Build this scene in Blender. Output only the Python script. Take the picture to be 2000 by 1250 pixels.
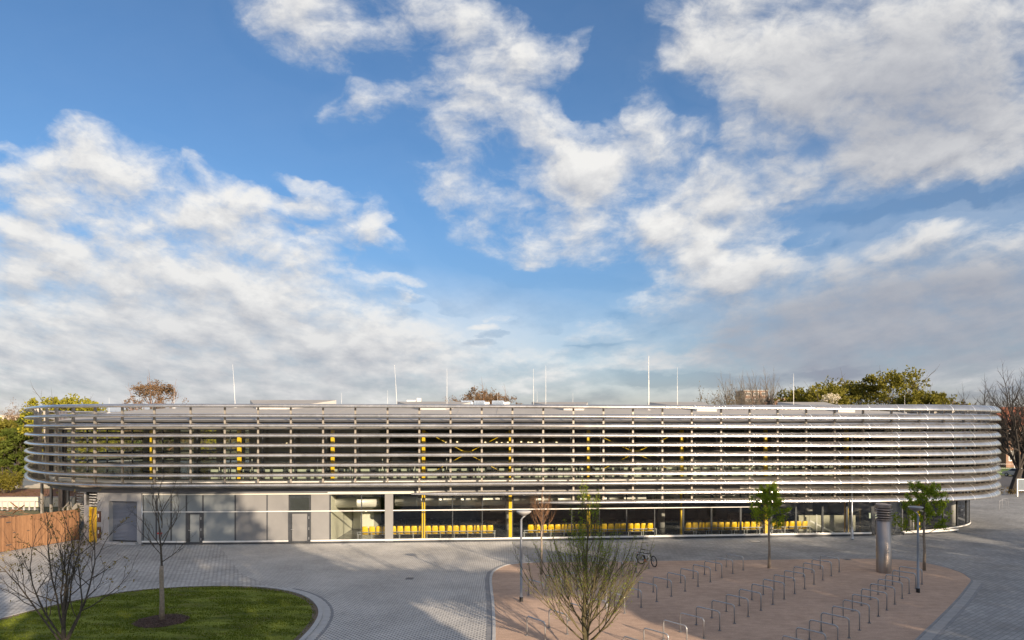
import bpy, math, random
from math import sin, cos, pi, sqrt, atan2, radians
from mathutils import Vector, Matrix, noise as mnoise

for o in list(bpy.data.objects):
    bpy.data.objects.remove(o)
scene = bpy.context.scene
C = scene.collection
F = 1333.0          # focal length in photo pixels (24 mm on 36 mm, 2000 px wide)
H = 8.5             # eye height
HOR = 835.0         # horizon row in the photo

# ------------------------------------------------------------------ camera
cam_d = bpy.data.cameras.new('camera')
cam_d.sensor_width = 36; cam_d.lens = 36 * F / 2000
cam_d.shift_y = (HOR - 625) / 2000
cam_d.clip_start = 0.1; cam_d.clip_end = 6000
cam = bpy.data.objects.new('camera', cam_d); C.objects.link(cam)
cam.location = (0, 0, H); cam.rotation_euler = (pi / 2, 0, 0)
scene.camera = cam
scene.view_settings.view_transform = 'Standard'
scene.view_settings.look = 'None'
scene.view_settings.gamma = 1
scene.view_settings.exposure = 0.80

# ------------------------------------------------------------------ sun + sky
SUN_EL = radians(17.0)
SUN_AZ = radians(149.3)          # clockwise from +Y
sd = Vector((sin(SUN_AZ) * cos(SUN_EL), cos(SUN_AZ) * cos(SUN_EL), sin(SUN_EL)))
sun_d = bpy.data.lights.new('sun', 'SUN'); sun_d.energy = 5.0; sun_d.angle = radians(0.5)
sun_d.color = (1.0, 0.80, 0.58)
sun = bpy.data.objects.new('sun', sun_d); C.objects.link(sun)
sun.rotation_euler = sd.to_track_quat('Z', 'Y').to_euler()
sun.location = (30, -60, 40)

world = bpy.data.worlds.new('World'); scene.world = world; world.use_nodes = True
WT = world.node_tree
for n in list(WT.nodes): WT.nodes.remove(n)

class G:
    """tiny node-graph helper"""
    def __init__(s, tree): s.t = tree
    def node(s, typ, **kw):
        n = s.t.nodes.new(typ)
        for k, v in kw.items(): setattr(n, k, v)
        return n
    def put(s, sock, v):
        if v is None: return
        if hasattr(v, 'is_output') or isinstance(v, bpy.types.NodeSocket): s.t.links.new(v, sock)
        else: sock.default_value = v
    def m(s, op, a, b=None, c=None, clamp=False):
        n = s.node('ShaderNodeMath', operation=op, use_clamp=clamp)
        s.put(n.inputs[0], a); s.put(n.inputs[1], b); s.put(n.inputs[2], c)
        return n.outputs[0]
    def v(s, op, a, b=None, c=None, scale=None):
        n = s.node('ShaderNodeVectorMath', operation=op)
        s.put(n.inputs[0], a); s.put(n.inputs[1], b)
        if c is not None: s.put(n.inputs[2], c)
        if scale is not None: s.put(n.inputs[3], scale)
        return n.outputs['Value'] if op in ('LENGTH', 'DOT_PRODUCT', 'DISTANCE') else n.outputs[0]
    def xyz(s, x, y, z=0.0):
        n = s.node('ShaderNodeCombineXYZ'); s.put(n.inputs[0], x); s.put(n.inputs[1], y); s.put(n.inputs[2], z)
        return n.outputs[0]
    def sep(s, v):
        n = s.node('ShaderNodeSeparateXYZ'); s.put(n.inputs[0], v); return n.outputs
    def noise(s, vec, scale, detail=4, rough=0.55, dist=0.0, color=False):
        n = s.node('ShaderNodeTexNoise'); s.put(n.inputs['Vector'], vec)
        n.inputs['Scale'].default_value = scale; n.inputs['Detail'].default_value = detail
        n.inputs['Roughness'].default_value = rough; n.inputs['Distortion'].default_value = dist
        return n.outputs['Color'] if color else n.outputs['Fac']
    def mapr(s, val, a, b, c=0.0, d=1.0, smooth=False):
        n = s.node('ShaderNodeMapRange'); n.interpolation_type = 'SMOOTHSTEP' if smooth else 'LINEAR'
        s.put(n.inputs[0], val); s.put(n.inputs[1], a); s.put(n.inputs[2], b); s.put(n.inputs[3], c); s.put(n.inputs[4], d)
        return n.outputs[0]
    def mix(s, fac, a, b, blend='MIX'):
        n = s.node('ShaderNodeMix', data_type='RGBA', blend_type=blend)
        s.put(n.inputs[0], fac); s.put(n.inputs[6], a); s.put(n.inputs[7], b)
        return n.outputs[2]

def rgb(r, g, b): return (r, g, b, 1.0)

# cloud masses as soft ellipses in sky directions (tangent-plane units of 1/13.33 rad):
# (cx, cy, rx, ry, tilt deg, weight)
CLOUDS = [
 (0.7,3.35,1.9,0.75,8,1.3),(1.9,3.05,1.1,0.65,22,1.2),(3.1,3.75,2.2,0.8,24,1.3),(4.6,4.25,1.3,0.6,22,1.1),
 (0.7,4.55,2.6,0.75,17,1.1),(5.3,4.55,1.5,0.35,12,0.9),(3.2,5.0,2.8,0.8,12,0.85),(5.8,5.25,2.0,0.55,12,0.95),
 (1.0,5.2,2.6,0.35,5,0.8),(0.6,5.38,0.9,0.16,4,0.7),(1.8,6.2,4.8,1.0,3,1.25),(5.4,5.95,3.0,0.7,10,1.1),(3.0,7.1,7.5,1.1,1,1.5),(3.0,5.3,4.0,0.9,12,0.5),
 (7.0,6.75,2.2,0.38,6,0.85),(8.6,7.25,3.2,0.36,4,0.8),
 (5.3,3.98,0.8,0.3,25,1.25),(6.35,3.98,0.6,0.38,32,1.15),(7.15,4.1,0.6,0.5,25,0.8),(7.3,4.72,0.85,0.3,12,1.3),
 (7.2,4.38,0.5,0.16,0,0.8),(5.7,3.55,0.4,0.14,18,0.55),(4.15,3.45,0.7,0.25,32,0.7),
 (8.0,6.35,0.9,0.22,-6,0.95),(7.95,5.9,0.6,0.17,10,0.8),(7.6,5.5,0.7,0.12,4,0.6),
 (9.7,6.22,0.35,0.08,-5,0.8),(9.4,6.4,0.3,0.07,0,0.7),(8.0,6.7,0.6,0.1,3,0.5),
 (5.9,0.25,1.4,1.0,28,1.15),(6.4,0.95,0.7,0.6,60,0.5),(7.8,0.35,2.2,0.75,6,1.0),(9.6,0.45,1.7,0.6,25,1.15),
 (10.2,1.2,1.2,0.8,50,0.95),(8.7,1.7,1.3,0.75,40,0.8),(9.8,2.0,1.6,0.62,32,1.1),(10.9,2.7,1.4,0.55,36,1.3),(11.5,3.3,0.8,0.8,60,1.2),
 (9.4,2.6,1.5,0.4,22,0.35),(8.9,2.95,1.0,0.4,25,0.85),(8.7,3.65,1.0,0.42,8,0.9),(9.0,4.0,0.9,0.6,40,0.55),
 (7.15,2.15,1.0,0.5,-8,1.05),(6.9,1.6,0.7,0.35,50,0.35),(10.3,3.3,1.5,0.6,12,0.7),
 (10.0,4.85,1.3,0.3,14,0.75),(10.9,4.55,1.4,0.55,20,0.8),(11.6,3.85,0.9,0.6,20,1.2),(11.3,4.9,1.0,0.4,20,0.6),
 (13.0,4.15,2.0,0.6,-4,1.3),(13.9,4.9,1.4,1.1,20,1.5),(14.4,5.5,1.3,0.55,-6,1.3),(12.7,4.9,1.2,0.6,0,0.8),
 (13.0,5.95,1.0,0.28,5,0.9),(13.0,3.35,1.9,0.45,4,0.9),(14.2,3.75,1.6,0.5,4,0.8),
 (12.55,2.1,0.42,0.8,-8,1.0),(12.8,2.75,1.0,0.42,14,1.15),(13.5,2.6,0.5,0.35,0,0.8),(11.2,1.05,0.35,0.9,10,0.45),
 (15.3,3.45,1.0,0.4,2,1.0),(14.8,2.8,0.7,0.28,0,0.6),(15.05,4.5,0.75,0.36,-12,1.0),(15.9,4.75,0.5,0.22,-30,0.6),
 (14.0,0.6,1.5,1.3,5,0.95),(13.3,1.1,0.5,0.5,0,0.8),(15.5,1.0,2.3,1.5,0,1.1),(17.6,0.9,3.2,1.7,-6,1.25),(19.5,1.4,2.2,1.9,0,1.2),
 (17.0,2.3,3.0,1.0,-10,1.0),(19.0,2.7,2.8,0.8,-14,1.25),(17.6,3.2,2.0,0.6,-12,0.95),(16.8,3.7,1.3,0.35,-25,0.7),(15.6,2.0,1.6,0.7,20,0.65),
 (18.3,3.6,1.0,0.22,-22,0.95),(19.6,3.35,0.75,0.28,-14,1.0),(17.9,4.75,1.7,0.32,-22,1.15),(16.2,5.2,0.8,0.26,-18,1.0),
 (17.1,5.05,0.9,0.3,-14,0.7),(19.7,4.75,1.4,0.5,-22,1.2),(18.9,5.4,2.2,0.7,-14,1.1),(17.1,5.5,1.3,0.26,-4,1.05),(15.9,5.93,1.8,0.26,-4,1.05),
 (18.4,6.2,4.0,0.85,-3,1.15),(15.6,6.6,2.8,0.5,-2,0.8),(14.0,6.9,2.2,0.35,0,0.5),(19.6,7.2,2.6,0.3,-4,0.5),(17.6,7.5,2.2,0.22,0,0.4),
 (12.0,6.35,0.9,0.16,-2,0.7),(11.6,6.55,1.0,0.12,-2,0.6),(11.7,6.98,1.6,0.22,2,0.85),(13.6,7.2,2.0,0.16,2,0.35),
]
DARK = [(18.8,6.2,5.5,1.5,-4,1.7),(18.2,2.2,4.6,2.0,-14,0.85),(16.2,1.0,3.5,2.0,0,0.25),(4.0,7.3,8.5,1.2,2,0.42),(2.5,5.7,5.0,1.3,8,0.15),(15.5,6.7,4.0,0.8,0,0.6)]

def blob_sum(g, q, items, mode='ADD'):
    acc = None
    for (cx, cy, rx, ry, rot, w) in items:
        mp = g.node('ShaderNodeMapping', vector_type='TEXTURE')
        g.put(mp.inputs['Vector'], q)
        mp.inputs['Location'].default_value = (cx, cy, 0); mp.inputs['Rotation'].default_value = (0, 0, radians(rot))
        mp.inputs['Scale'].default_value = (rx * 1.25, ry * 1.25, 1)
        gr = g.node('ShaderNodeTexGradient', gradient_type='QUADRATIC_SPHERE' if False else 'SPHERICAL')
        g.put(gr.inputs[0], mp.outputs[0])
        acc = g.m('MULTIPLY_ADD', gr.outputs['Fac'], w, acc if acc is not None else 0.0)
    return acc

# group: cloud density at a tangent-plane position
grp = bpy.data.node_groups.new('cloud_density', 'ShaderNodeTree')
grp.interface.new_socket('P', in_out='INPUT', socket_type='NodeSocketVector')
grp.interface.new_socket('D', in_out='OUTPUT', socket_type='NodeSocketFloat')
grp.interface.new_socket('B', in_out='OUTPUT', socket_type='NodeSocketFloat')
g = G(grp); gi = g.node('NodeGroupInput'); go = g.node('NodeGroupOutput')
q = gi.outputs[0]
qs = g.sep(q)
# cloud-plane coordinates: features shrink and flatten towards the horizon
vv = g.m('MULTIPLY', g.m('SUBTRACT', HOR / 100, qs[1]), 1 / 13.33)
inv = g.m('DIVIDE', 1.0, g.m('ADD', g.m('MAXIMUM', vv, -0.05), 0.22))
uu = g.m('MULTIPLY', g.m('SUBTRACT', qs[0], 10.0), 1 / 13.33)
cp = g.xyz(g.m('MULTIPLY', uu, inv), g.m('MULTIPLY', inv, 0.75), 0.0)
wn = g.noise(cp, 2.6, 3, 0.5, color=True)
wn2 = g.noise(cp, 9.0, 4, 0.6, color=True)
amp = g.m('MULTIPLY', g.m('MINIMUM', g.m('DIVIDE', 1.6, inv), 1.0), 1.0)
w1 = g.v('MULTIPLY', g.v('SUBTRACT', wn, (0.5, 0.5, 0.5)), (1.3, 0.8, 0))
w2 = g.v('MULTIPLY', g.v('SUBTRACT', wn2, (0.5, 0.5, 0.5)), (0.75, 0.5, 0))
qq = g.v('ADD', q, g.v('SCALE', g.v('ADD', w1, w2), scale=amp))
base = blob_sum(g, qq, CLOUDS)
base = g.m('MINIMUM', base, g.m('MULTIPLY_ADD', base, 0.28, 0.32))
f1 = g.noise(cp, 4.6, 8, 0.58, 0.1)
f2 = g.noise(g.v('MULTIPLY', qq, (0.8, 1.25, 1.0)), 1.15, 8, 0.62, 0.15)
fn = g.m('ADD', g.m('MULTIPLY', g.m('SUBTRACT', f1, 0.5), 1.35), g.m('MULTIPLY', g.m('SUBTRACT', f2, 0.5), 1.15))
d = g.m('SUBTRACT', g.m('ADD', base, fn), 0.335)
d = g.m('ADD', d, g.mapr(base, 0.0, 0.22, -0.6, 0.0, smooth=True))
grp.links.new(d, go.inputs[0]); grp.links.new(base, go.inputs[1])

g = G(WT)
tc = g.node('ShaderNodeTexCoord')
dv = g.sep(tc.outputs['Generated'])
ay = g.m('MAXIMUM', g.m('ABSOLUTE', dv[1]), 0.08)
u = g.m('DIVIDE', dv[0], ay); v = g.m('DIVIDE', dv[2], ay)
P = g.xyz(g.m('MULTIPLY_ADD', u, 13.33, 10.0), g.m('MULTIPLY_ADD', v, -13.33, HOR / 100), 0.0)
def dens(off):
    n = g.node('ShaderNodeGroup'); n.node_tree = grp
    g.put(n.inputs[0], g.v('ADD', P, off)); return n.outputs
d0, b0 = dens((0, 0, 0)); d1 = dens((0.10, -0.30, 0))[0]
P_x = g.sep(P)[0]; P_y = g.sep(P)[1]
alpha = g.mapr(d0, -0.10, 0.60, 0.0, 1.0, smooth=True)
lit = g.m('MULTIPLY_ADD', g.m('SUBTRACT', d0, d1), 0.85, 0.74, clamp=True)
dark = g.m('MINIMUM', blob_sum(g, P, DARK), 1.0)
lit2 = g.m('MULTIPLY', lit, g.m('MULTIPLY_ADD', dark, -0.80, 1.0), clamp=True)
ccol = g.mix(lit2, rgb(0.33, 0.355, 0.43), rgb(0.98, 0.965, 0.935))
thin = g.mapr(d0, 0.0, 0.6, 0.0, 1.0)
sky = g.node('ShaderNodeTexSky', sky_type='NISHITA')
sky.sun_disc = False; sky.sun_elevation = SUN_EL; sky.sun_rotation = SUN_AZ
sky.air_density = 1.0; sky.dust_density = 0.6; sky.ozone_density = 1.6; sky.altitude = 100
hsv = g.node('ShaderNodeHueSaturation'); g.put(hsv.inputs['Color'], sky.outputs[0])
hsv.inputs['Saturation'].default_value = 0.98
elev = g.mapr(dv[2], 0.0, 0.32, 0.0, 1.0)
rp = g.node('ShaderNodeValToRGB'); g.put(rp.inputs[0], elev)
rp.color_ramp.interpolation = 'B_SPLINE'
rp.color_ramp.elements[0].position = 0.0; rp.color_ramp.elements[0].color = rgb(0.40, 0.35, 0.44)
rp.color_ramp.elements[1].position = 1.0; rp.color_ramp.elements[1].color = rgb(0.33, 0.50, 0.655)
e_ = rp.color_ramp.elements.new(0.30); e_.color = rgb(0.345, 0.39, 0.465)
skc = g.v('MULTIPLY', hsv.outputs[0], rp.outputs[0])
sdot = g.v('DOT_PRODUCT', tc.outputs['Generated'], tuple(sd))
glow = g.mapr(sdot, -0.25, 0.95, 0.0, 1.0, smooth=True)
warm = g.mix(glow, rgb(1, 1, 1), rgb(2.2, 1.85, 1.55))  # sunward sky and cloud boosted, out of frame, to lift the ambient light
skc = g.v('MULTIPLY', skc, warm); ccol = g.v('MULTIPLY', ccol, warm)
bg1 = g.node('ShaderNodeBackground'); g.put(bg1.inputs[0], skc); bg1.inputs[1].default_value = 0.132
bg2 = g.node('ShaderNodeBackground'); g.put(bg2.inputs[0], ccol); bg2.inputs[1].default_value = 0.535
mx = g.node('ShaderNodeMixShader')
# thin veil round the cloud masses and towards the right-hand side and the horizon
veil = g.m('ADD', 0.02, g.m('ADD', g.mapr(P_x, 11.5, 18.0, 0.0, 0.22, smooth=True), g.m('ADD', g.mapr(P_y, 4.5, 7.8, 0.0, 0.20, smooth=True), blob_sum(g, P, [(2.5, 7.0, 9.0, 1.9, 2, 1.1), (18.5, 6.4, 6.0, 1.5, -3, 1.0)]))))
alpha = g.m('ADD', alpha, g.m('MULTIPLY', g.m('SUBTRACT', 1.0, alpha), g.m('MULTIPLY', g.m('MINIMUM', veil, 0.85), g.mapr(g.noise(g.v('MULTIPLY', P, (0.5, 1.0, 1.0)), 0.7, 6, 0.6), 0.3, 0.7, 0.5, 1.2))), clamp=True)
# broken cloud added overhead, out of frame, to neutralise the ambient light
oh = g.noise(tc.outputs['Generated'], 2.2, 6, 0.6)
ohm = g.m('MULTIPLY', g.mapr(oh, 0.44, 0.62, 0.0, 1.0, smooth=True), g.mapr(dv[2], 0.56, 0.70, 0.0, 1.0, smooth=True))
alpha = g.m('MAXIMUM', alpha, ohm)
# below the horizon: no clouds
alpha = g.m('MULTIPLY', alpha, g.mapr(dv[2], -0.02, 0.0))
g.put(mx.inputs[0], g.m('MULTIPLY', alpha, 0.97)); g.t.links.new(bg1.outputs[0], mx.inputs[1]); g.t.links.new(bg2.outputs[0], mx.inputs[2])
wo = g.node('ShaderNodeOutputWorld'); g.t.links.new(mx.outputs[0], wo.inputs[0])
world.cycles.sampling_method = 'MANUAL'; world.cycles.sample_map_resolution = 512

# ------------------------------------------------------------------ helpers
def gp(px, py, z=0.0):
    """point at height z seen at photo pixel (px, py)"""
    y = F * (H - z) / (py - HOR)
    return ((px - 1000) * y / F, y, z)
def at(px, py, y):
    return ((px - 1000) * y / F, y, H - (py - HOR) * y / F)

def tag(o, label=None, cat=None, group=None, kind=None):
    if label: o['label'] = label
    if cat: o['category'] = cat
    if group: o['group'] = group
    if kind: o['kind'] = kind
    return o
def empty(name, loc, label=None, cat=None, group=None, rz=0.0):
    o = bpy.data.objects.new(name, None); C.objects.link(o)
    o.empty_display_size = 0.3
    o.location = loc; o.rotation_euler = (0, 0, rz)
    return tag(o, label, cat, group)

class MB:
    def __init__(s): s.v = []; s.f = []; s.mi = []; s.cur = 0
    def face(s, idx): s.f.append(idx); s.mi.append(s.cur)
    def quad(s, a, b, c, d):
        n = len(s.v); s.v += [a, b, c, d]; s.face((n, n + 1, n + 2, n + 3)); return s
    def box(s, c, size, rz=0.0, M=None):
        n = len(s.v); x, y, z = [k / 2 for k in size]
        R = M or Matrix.Rotation(rz, 3, 'Z')
        for sx, sy, sz in ((-1,-1,-1),(1,-1,-1),(1,1,-1),(-1,1,-1),(-1,-1,1),(1,-1,1),(1,1,1),(-1,1,1)):
            p = R @ Vector((sx * x, sy * y, sz * z)); s.v.append((c[0] + p.x, c[1] + p.y, c[2] + p.z))
        for f in ((0,3,2,1),(4,5,6,7),(0,1,5,4),(1,2,6,5),(2,3,7,6),(3,0,4,7)): s.face(tuple(n + k for k in f))
        return s
    def beam(s, a, b, w, h):
        """rectangular bar from a to b, w across, h up"""
        a = Vector(a); b = Vector(b); d = b - a; L = d.length; d.normalize()
        up = Vector((0, 0, 1)) if abs(d.z) < 0.95 else Vector((0, 1, 0))
        sx = d.cross(up).normalized(); uz = sx.cross(d)
        M = Matrix((d, sx, uz)).transposed()
        return s.box((a + b) / 2, (L, w, h), M=M)
    def tube(s, pts, rad, n=6, cap=True):
        pts = [Vector(p) for p in pts]
        if not hasattr(rad, '__len__'): rad = [rad] * len(pts)
        base = len(s.v); ref = None
        for i, p in enumerate(pts):
            t = (pts[min(i + 1, len(pts) - 1)] - pts[max(i - 1, 0)])
            if t.length < 1e-9: t = Vector((0, 0, 1))
            t.normalize()
            if ref is None:
                ref = Vector((1, 0, 0)) if abs(t.x) < 0.8 else Vector((0, 1, 0))
            a = (ref - t * ref.dot(t))
            if a.length < 1e-6: a = t.orthogonal()
            a.normalize(); b = t.cross(a); ref = a
            for k in range(n):
                th = 2 * pi * k / n
                q = p + (a * cos(th) + b * sin(th)) * rad[i]
                s.v.append((q.x, q.y, q.z))
        for i in range(len(pts) - 1):
            for k in range(n):
                k2 = (k + 1) % n
                s.face((base + i * n + k, base + i * n + k2, base + (i + 1) * n + k2, base + (i + 1) * n + k))
        if cap and n > 2:
            s.face(tuple(base + k for k in reversed(range(n))))
            s.face(tuple(base + (len(pts) - 1) * n + k for k in range(n)))
        return s
    def lathe(s, c, prof, n=24):
        base = len(s.v)
        for r, z in prof:
            for k in range(n):
                th = 2 * pi * k / n; s.v.append((c[0] + r * cos(th), c[1] + r * sin(th), c[2] + z))
        for i in range(len(prof) - 1):
            for k in range(n):
                k2 = (k + 1) % n
                s.face((base + i * n + k, base + i * n + k2, base + (i + 1) * n + k2, base + (i + 1) * n + k))
        return s
    def prism(s, poly, z0, z1):
        n = len(s.v); m = len(poly)
        s.v += [(p[0], p[1], z0) for p in poly] + [(p[0], p[1], z1) for p in poly]
        s.face(tuple(n + m + k for k in range(m))); s.face(tuple(n + k for k in reversed(range(m))))
        for k in range(m):
            k2 = (k + 1) % m; s.face((n + k, n + k2, n + m + k2, n + m + k))
        return s
    def strip(s, A, B):
        """surface between two point rows"""
        n = len(s.v); m = len(A); s.v += [tuple(p) for p in A] + [tuple(p) for p in B]
        for k in range(m - 1): s.face((n + k, n + k + 1, n + m + k + 1, n + m + k))
        return s
    def build(s, name, mats, parent=None, smooth=False, world=True):
        me = bpy.data.meshes.new(name)
        v = s.v
        if parent is not None and world:
            T = Matrix.Identity(4); p = parent
            while p is not None:
                T = (Matrix.Translation(p.location) @ p.rotation_euler.to_matrix().to_4x4()) @ T; p = p.parent
            Mi = T.inverted(); v = [tuple(Mi @ Vector(q)) for q in v]
        me.from_pydata(v, [], s.f)
        if not isinstance(mats, (list, tuple)): mats = [mats]
        for m in mats: me.materials.append(m)
        if len(mats) > 1: me.polygons.foreach_set('material_index', s.mi)
        if smooth: me.polygons.foreach_set('use_smooth', [True] * len(me.polygons))
        me.update()
        o = bpy.data.objects.new(name, me); C.objects.link(o)
        if parent is not None:
            o.parent = parent
        return o
def recenter(o):
    """put a mesh object's origin at the middle of its footprint"""
    me = o.data; xs = [v.co.x for v in me.vertices]; ys = [v.co.y for v in me.vertices]; zs = [v.co.z for v in me.vertices]
    c = Vector(((min(xs) + max(xs)) / 2, (min(ys) + max(ys)) / 2, min(zs)))
    me.transform(Matrix.Translation(-c)); o.location = o.location + c
    return o
def copy_tree(o, parent=None):
    c = o.copy(); C.objects.link(c); c.parent = parent
    for ch in list(o.children): copy_tree(ch, c)
    return c

# ------------------------------------------------------------------ materials
def mat(name, col=(0.5, 0.5, 0.5), rough=0.6, metal=0.0, var=0.12, scale=3.0, bump=0.0, bscale=30.0, spec=0.5, col2=None, stretch=None):
    m = bpy.data.materials.new(name); m.use_nodes = True
    t = m.node_tree; g = G(t); b = t.nodes['Principled BSDF']
    tc = g.node('ShaderNodeTexCoord'); co = tc.outputs['Object']
    if stretch: co = g.v('MULTIPLY', co, stretch)
    n1 = g.noise(co, scale, 5, 0.6)
    a = rgb(*[c * (1 - var) for c in col]); c2 = rgb(*[min(1, c * (1 + var)) for c in (col2 or col)])
    g.put(b.inputs['Base Color'], g.mix(g.mapr(n1, 0.3, 0.7), a, c2))
    n2 = g.noise(co, scale * 2.3, 4, 0.6)
    g.put(b.inputs['Roughness'], g.mapr(n2, 0.3, 0.7, max(0.03, rough - 0.08), min(1, rough + 0.08)))
    b.inputs['Metallic'].default_value = metal
    b.inputs['Specular IOR Level'].default_value = spec
    if bump:
        bn = g.node('ShaderNodeBump'); bn.inputs['Strength'].default_value = bump; bn.inputs['Distance'].default_value = 0.02
        g.put(bn.inputs['Height'], g.noise(co, bscale, 4, 0.6)); t.links.new(bn.outputs[0], b.inputs['Normal'])
    return m
def glass(name, tint=(0.78, 0.84, 0.82), refl=1.0):
    m = bpy.data.materials.new(name); m.use_nodes = True; t = m.node_tree; g = G(t)
    for n in list(t.nodes): t.nodes.remove(n)
    tr = g.node('ShaderNodeBsdfTransparent'); tr.inputs[0].default_value = rgb(*tint)
    gl = g.node('ShaderNodeBsdfGlossy'); gl.inputs['Roughness'].default_value = 0.01; gl.inputs[0].default_value = rgb(0.95, 0.97, 1.0)
    fr = g.node('ShaderNodeFresnel'); fr.inputs[0].default_value = 1.52
    tcn = g.node('ShaderNodeTexCoord')
    bn = g.node('ShaderNodeBump'); bn.inputs['Strength'].default_value = 0.05; bn.inputs['Distance'].default_value = 0.02
    g.put(bn.inputs['Height'], g.noise(tcn.outputs['Object'], 0.8, 2)); t.links.new(bn.outputs[0], gl.inputs['Normal'])
    mx = g.node('ShaderNodeMixShader'); g.put(mx.inputs[0], g.m('MULTIPLY', g.m('MULTIPLY', fr.outputs[0], 1.9), refl, clamp=True))
    t.links.new(tr.outputs[0], mx.inputs[1]); t.links.new(gl.outputs[0], mx.inputs[2])
    o = g.node('ShaderNodeOutputMaterial'); t.links.new(mx.outputs[0], o.inputs[0])
    return m

def alu_mat():
    m = bpy.data.materials.new('brushed_aluminium'); m.use_nodes = True
    t = m.node_tree; g = G(t); b = t.nodes['Principled BSDF']
    tc = g.node('ShaderNodeTexCoord'); co = tc.outputs['Object']
    n1 = g.noise(g.v('MULTIPLY', co, (1.2, 1.2, 0.35)), 2.2, 6, 0.62)
    n2 = g.noise(g.v('MULTIPLY', co, (1, 1, 3.0)), 0.45, 3, 0.5)
    k = g.m('ADD', g.m('MULTIPLY', n1, 0.5), g.m('MULTIPLY', n2, 0.5))
    g.put(b.inputs['Base Color'], g.mix(g.mapr(k, 0.38, 0.62), rgb(0.46, 0.435, 0.405), rgb(0.66, 0.63, 0.595)))
    g.put(b.inputs['Roughness'], g.mapr(n2, 0.35, 0.65, 0.19, 0.235))
    b.inputs['Metallic'].default_value = 0.88
    return m

M = {}
M['alu'] = alu_mat()
M['alu_joint'] = mat('aluminium_joint_band', (0.86, 0.85, 0.84), 0.38, 0.8, 0.05)
M['post'] = mat('galvanised_post', (0.30, 0.275, 0.24), 0.5, 0.35, 0.12, 1.5)
M['dark_metal'] = mat('dark_metal', (0.055, 0.06, 0.068), 0.42, 0.2, 0.15, 4)
M['white_metal'] = mat('white_metal', (0.72, 0.71, 0.68), 0.4, 0.1, 0.06)
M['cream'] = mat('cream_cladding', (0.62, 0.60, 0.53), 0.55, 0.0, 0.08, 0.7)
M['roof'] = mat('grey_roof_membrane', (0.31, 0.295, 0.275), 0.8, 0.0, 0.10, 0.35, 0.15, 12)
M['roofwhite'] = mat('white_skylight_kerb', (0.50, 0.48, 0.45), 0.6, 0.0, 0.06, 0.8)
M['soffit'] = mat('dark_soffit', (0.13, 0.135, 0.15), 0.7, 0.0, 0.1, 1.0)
M['slab'] = mat('concrete_slab', (0.36, 0.345, 0.315), 0.7, 0.0, 0.12, 0.8, 0.1)
M['panel'] = mat('satin_grey_panel', (0.20, 0.199, 0.198), 0.5, 0.0, 0.05, 1.2)
M['frosted'] = mat('blue_grey_glazed_panel', (0.225, 0.245, 0.25), 0.6, 0.0, 0.05, 0.6)
M['concrete'] = mat('pale_concrete', (0.38, 0.375, 0.37), 0.75, 0.0, 0.10, 1.2, 0.1)
M['yellow'] = mat('yellow_paint', (0.86, 0.56, 0.015), 0.42, 0.0, 0.05, 2)
M['seat_yellow'] = mat('yellow_plastic', (0.90, 0.56, 0.01), 0.35, 0.0, 0.04, 3)
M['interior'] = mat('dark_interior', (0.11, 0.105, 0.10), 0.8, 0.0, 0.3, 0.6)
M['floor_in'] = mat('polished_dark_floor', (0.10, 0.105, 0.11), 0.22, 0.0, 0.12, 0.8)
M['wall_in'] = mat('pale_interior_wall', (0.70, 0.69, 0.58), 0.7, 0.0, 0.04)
M['duct'] = mat('galvanised_duct', (0.72, 0.71, 0.67), 0.40, 0.15, 0.08, 1.2)
M['glass'] = glass('clear_glazing', (0.92, 0.935, 0.92), 0.55)
M['glass_up'] = glass('upper_glazing', (0.80, 0.84, 0.80), 0.8)
M['balu'] = mat('pale_green_glazed_screen', (0.40, 0.44, 0.37), 0.3, 0.0, 0.15, 1.4)
M['galv'] = mat('galvanised_steel', (0.46, 0.475, 0.49), 0.38, 0.7, 0.10, 9)
M['steel'] = mat('brushed_stainless', (0.38, 0.325, 0.29), 0.42, 0.9, 0.10, 1.6, stretch=(3, 3, 0.25))
M['lamp_grey'] = mat('grey_lamp_paint', (0.25, 0.26, 0.28), 0.42, 0.3, 0.08, 3)
M['black'] = mat('black_rubber', (0.018, 0.018, 0.019), 0.55, 0.0, 0.2, 8)
M['shutter'] = mat('roller_shutter', (0.30, 0.32, 0.37), 0.45, 0.4, 0.06, 2)
M['kerb'] = mat('kerb_concrete', (0.40, 0.40, 0.395), 0.8, 0.0, 0.12, 2.5, 0.1)
M['kerb_mid'] = mat('grey_edge_stone', (0.27, 0.27, 0.27), 0.8, 0.0, 0.15, 2.5, 0.1)
M['kerb_dark'] = mat('gutter_stone', (0.20, 0.205, 0.215), 0.8, 0.0, 0.15, 2.5, 0.1)
M['mulch'] = mat('bark_mulch', (0.060, 0.036, 0.028), 0.95, 0.0, 0.5, 14, 0.8, 40, col2=(0.12, 0.075, 0.055))
M['bark'] = mat('dark_bark', (0.085, 0.070, 0.055), 0.9, 0.0, 0.35, 9, 0.3, 60)
M['bark_shaded'] = mat('shaded_bark', (0.040, 0.033, 0.027), 0.9, 0.0, 0.3, 6, 0.3, 30)  # near-black: the shade on the right-hand trees is put into this colour
M['bark_grey'] = mat('grey_brown_bark', (0.15, 0.13, 0.105), 0.9, 0.0, 0.25, 5)
M['twig'] = mat('olive_twig_bark', (0.115, 0.095, 0.045), 0.85, 0.0, 0.3, 7, 0.2, 50)
M['bark_pale'] = mat('pale_bark', (0.30, 0.245, 0.19), 0.9, 0.0, 0.25, 10, 0.3, 50)
M['bark_red'] = mat('reddish_twigs', (0.23, 0.125, 0.065), 0.9, 0.0, 0.25, 9)
M['red'] = mat('red_paint', (0.50, 0.02, 0.02), 0.4)

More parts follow.
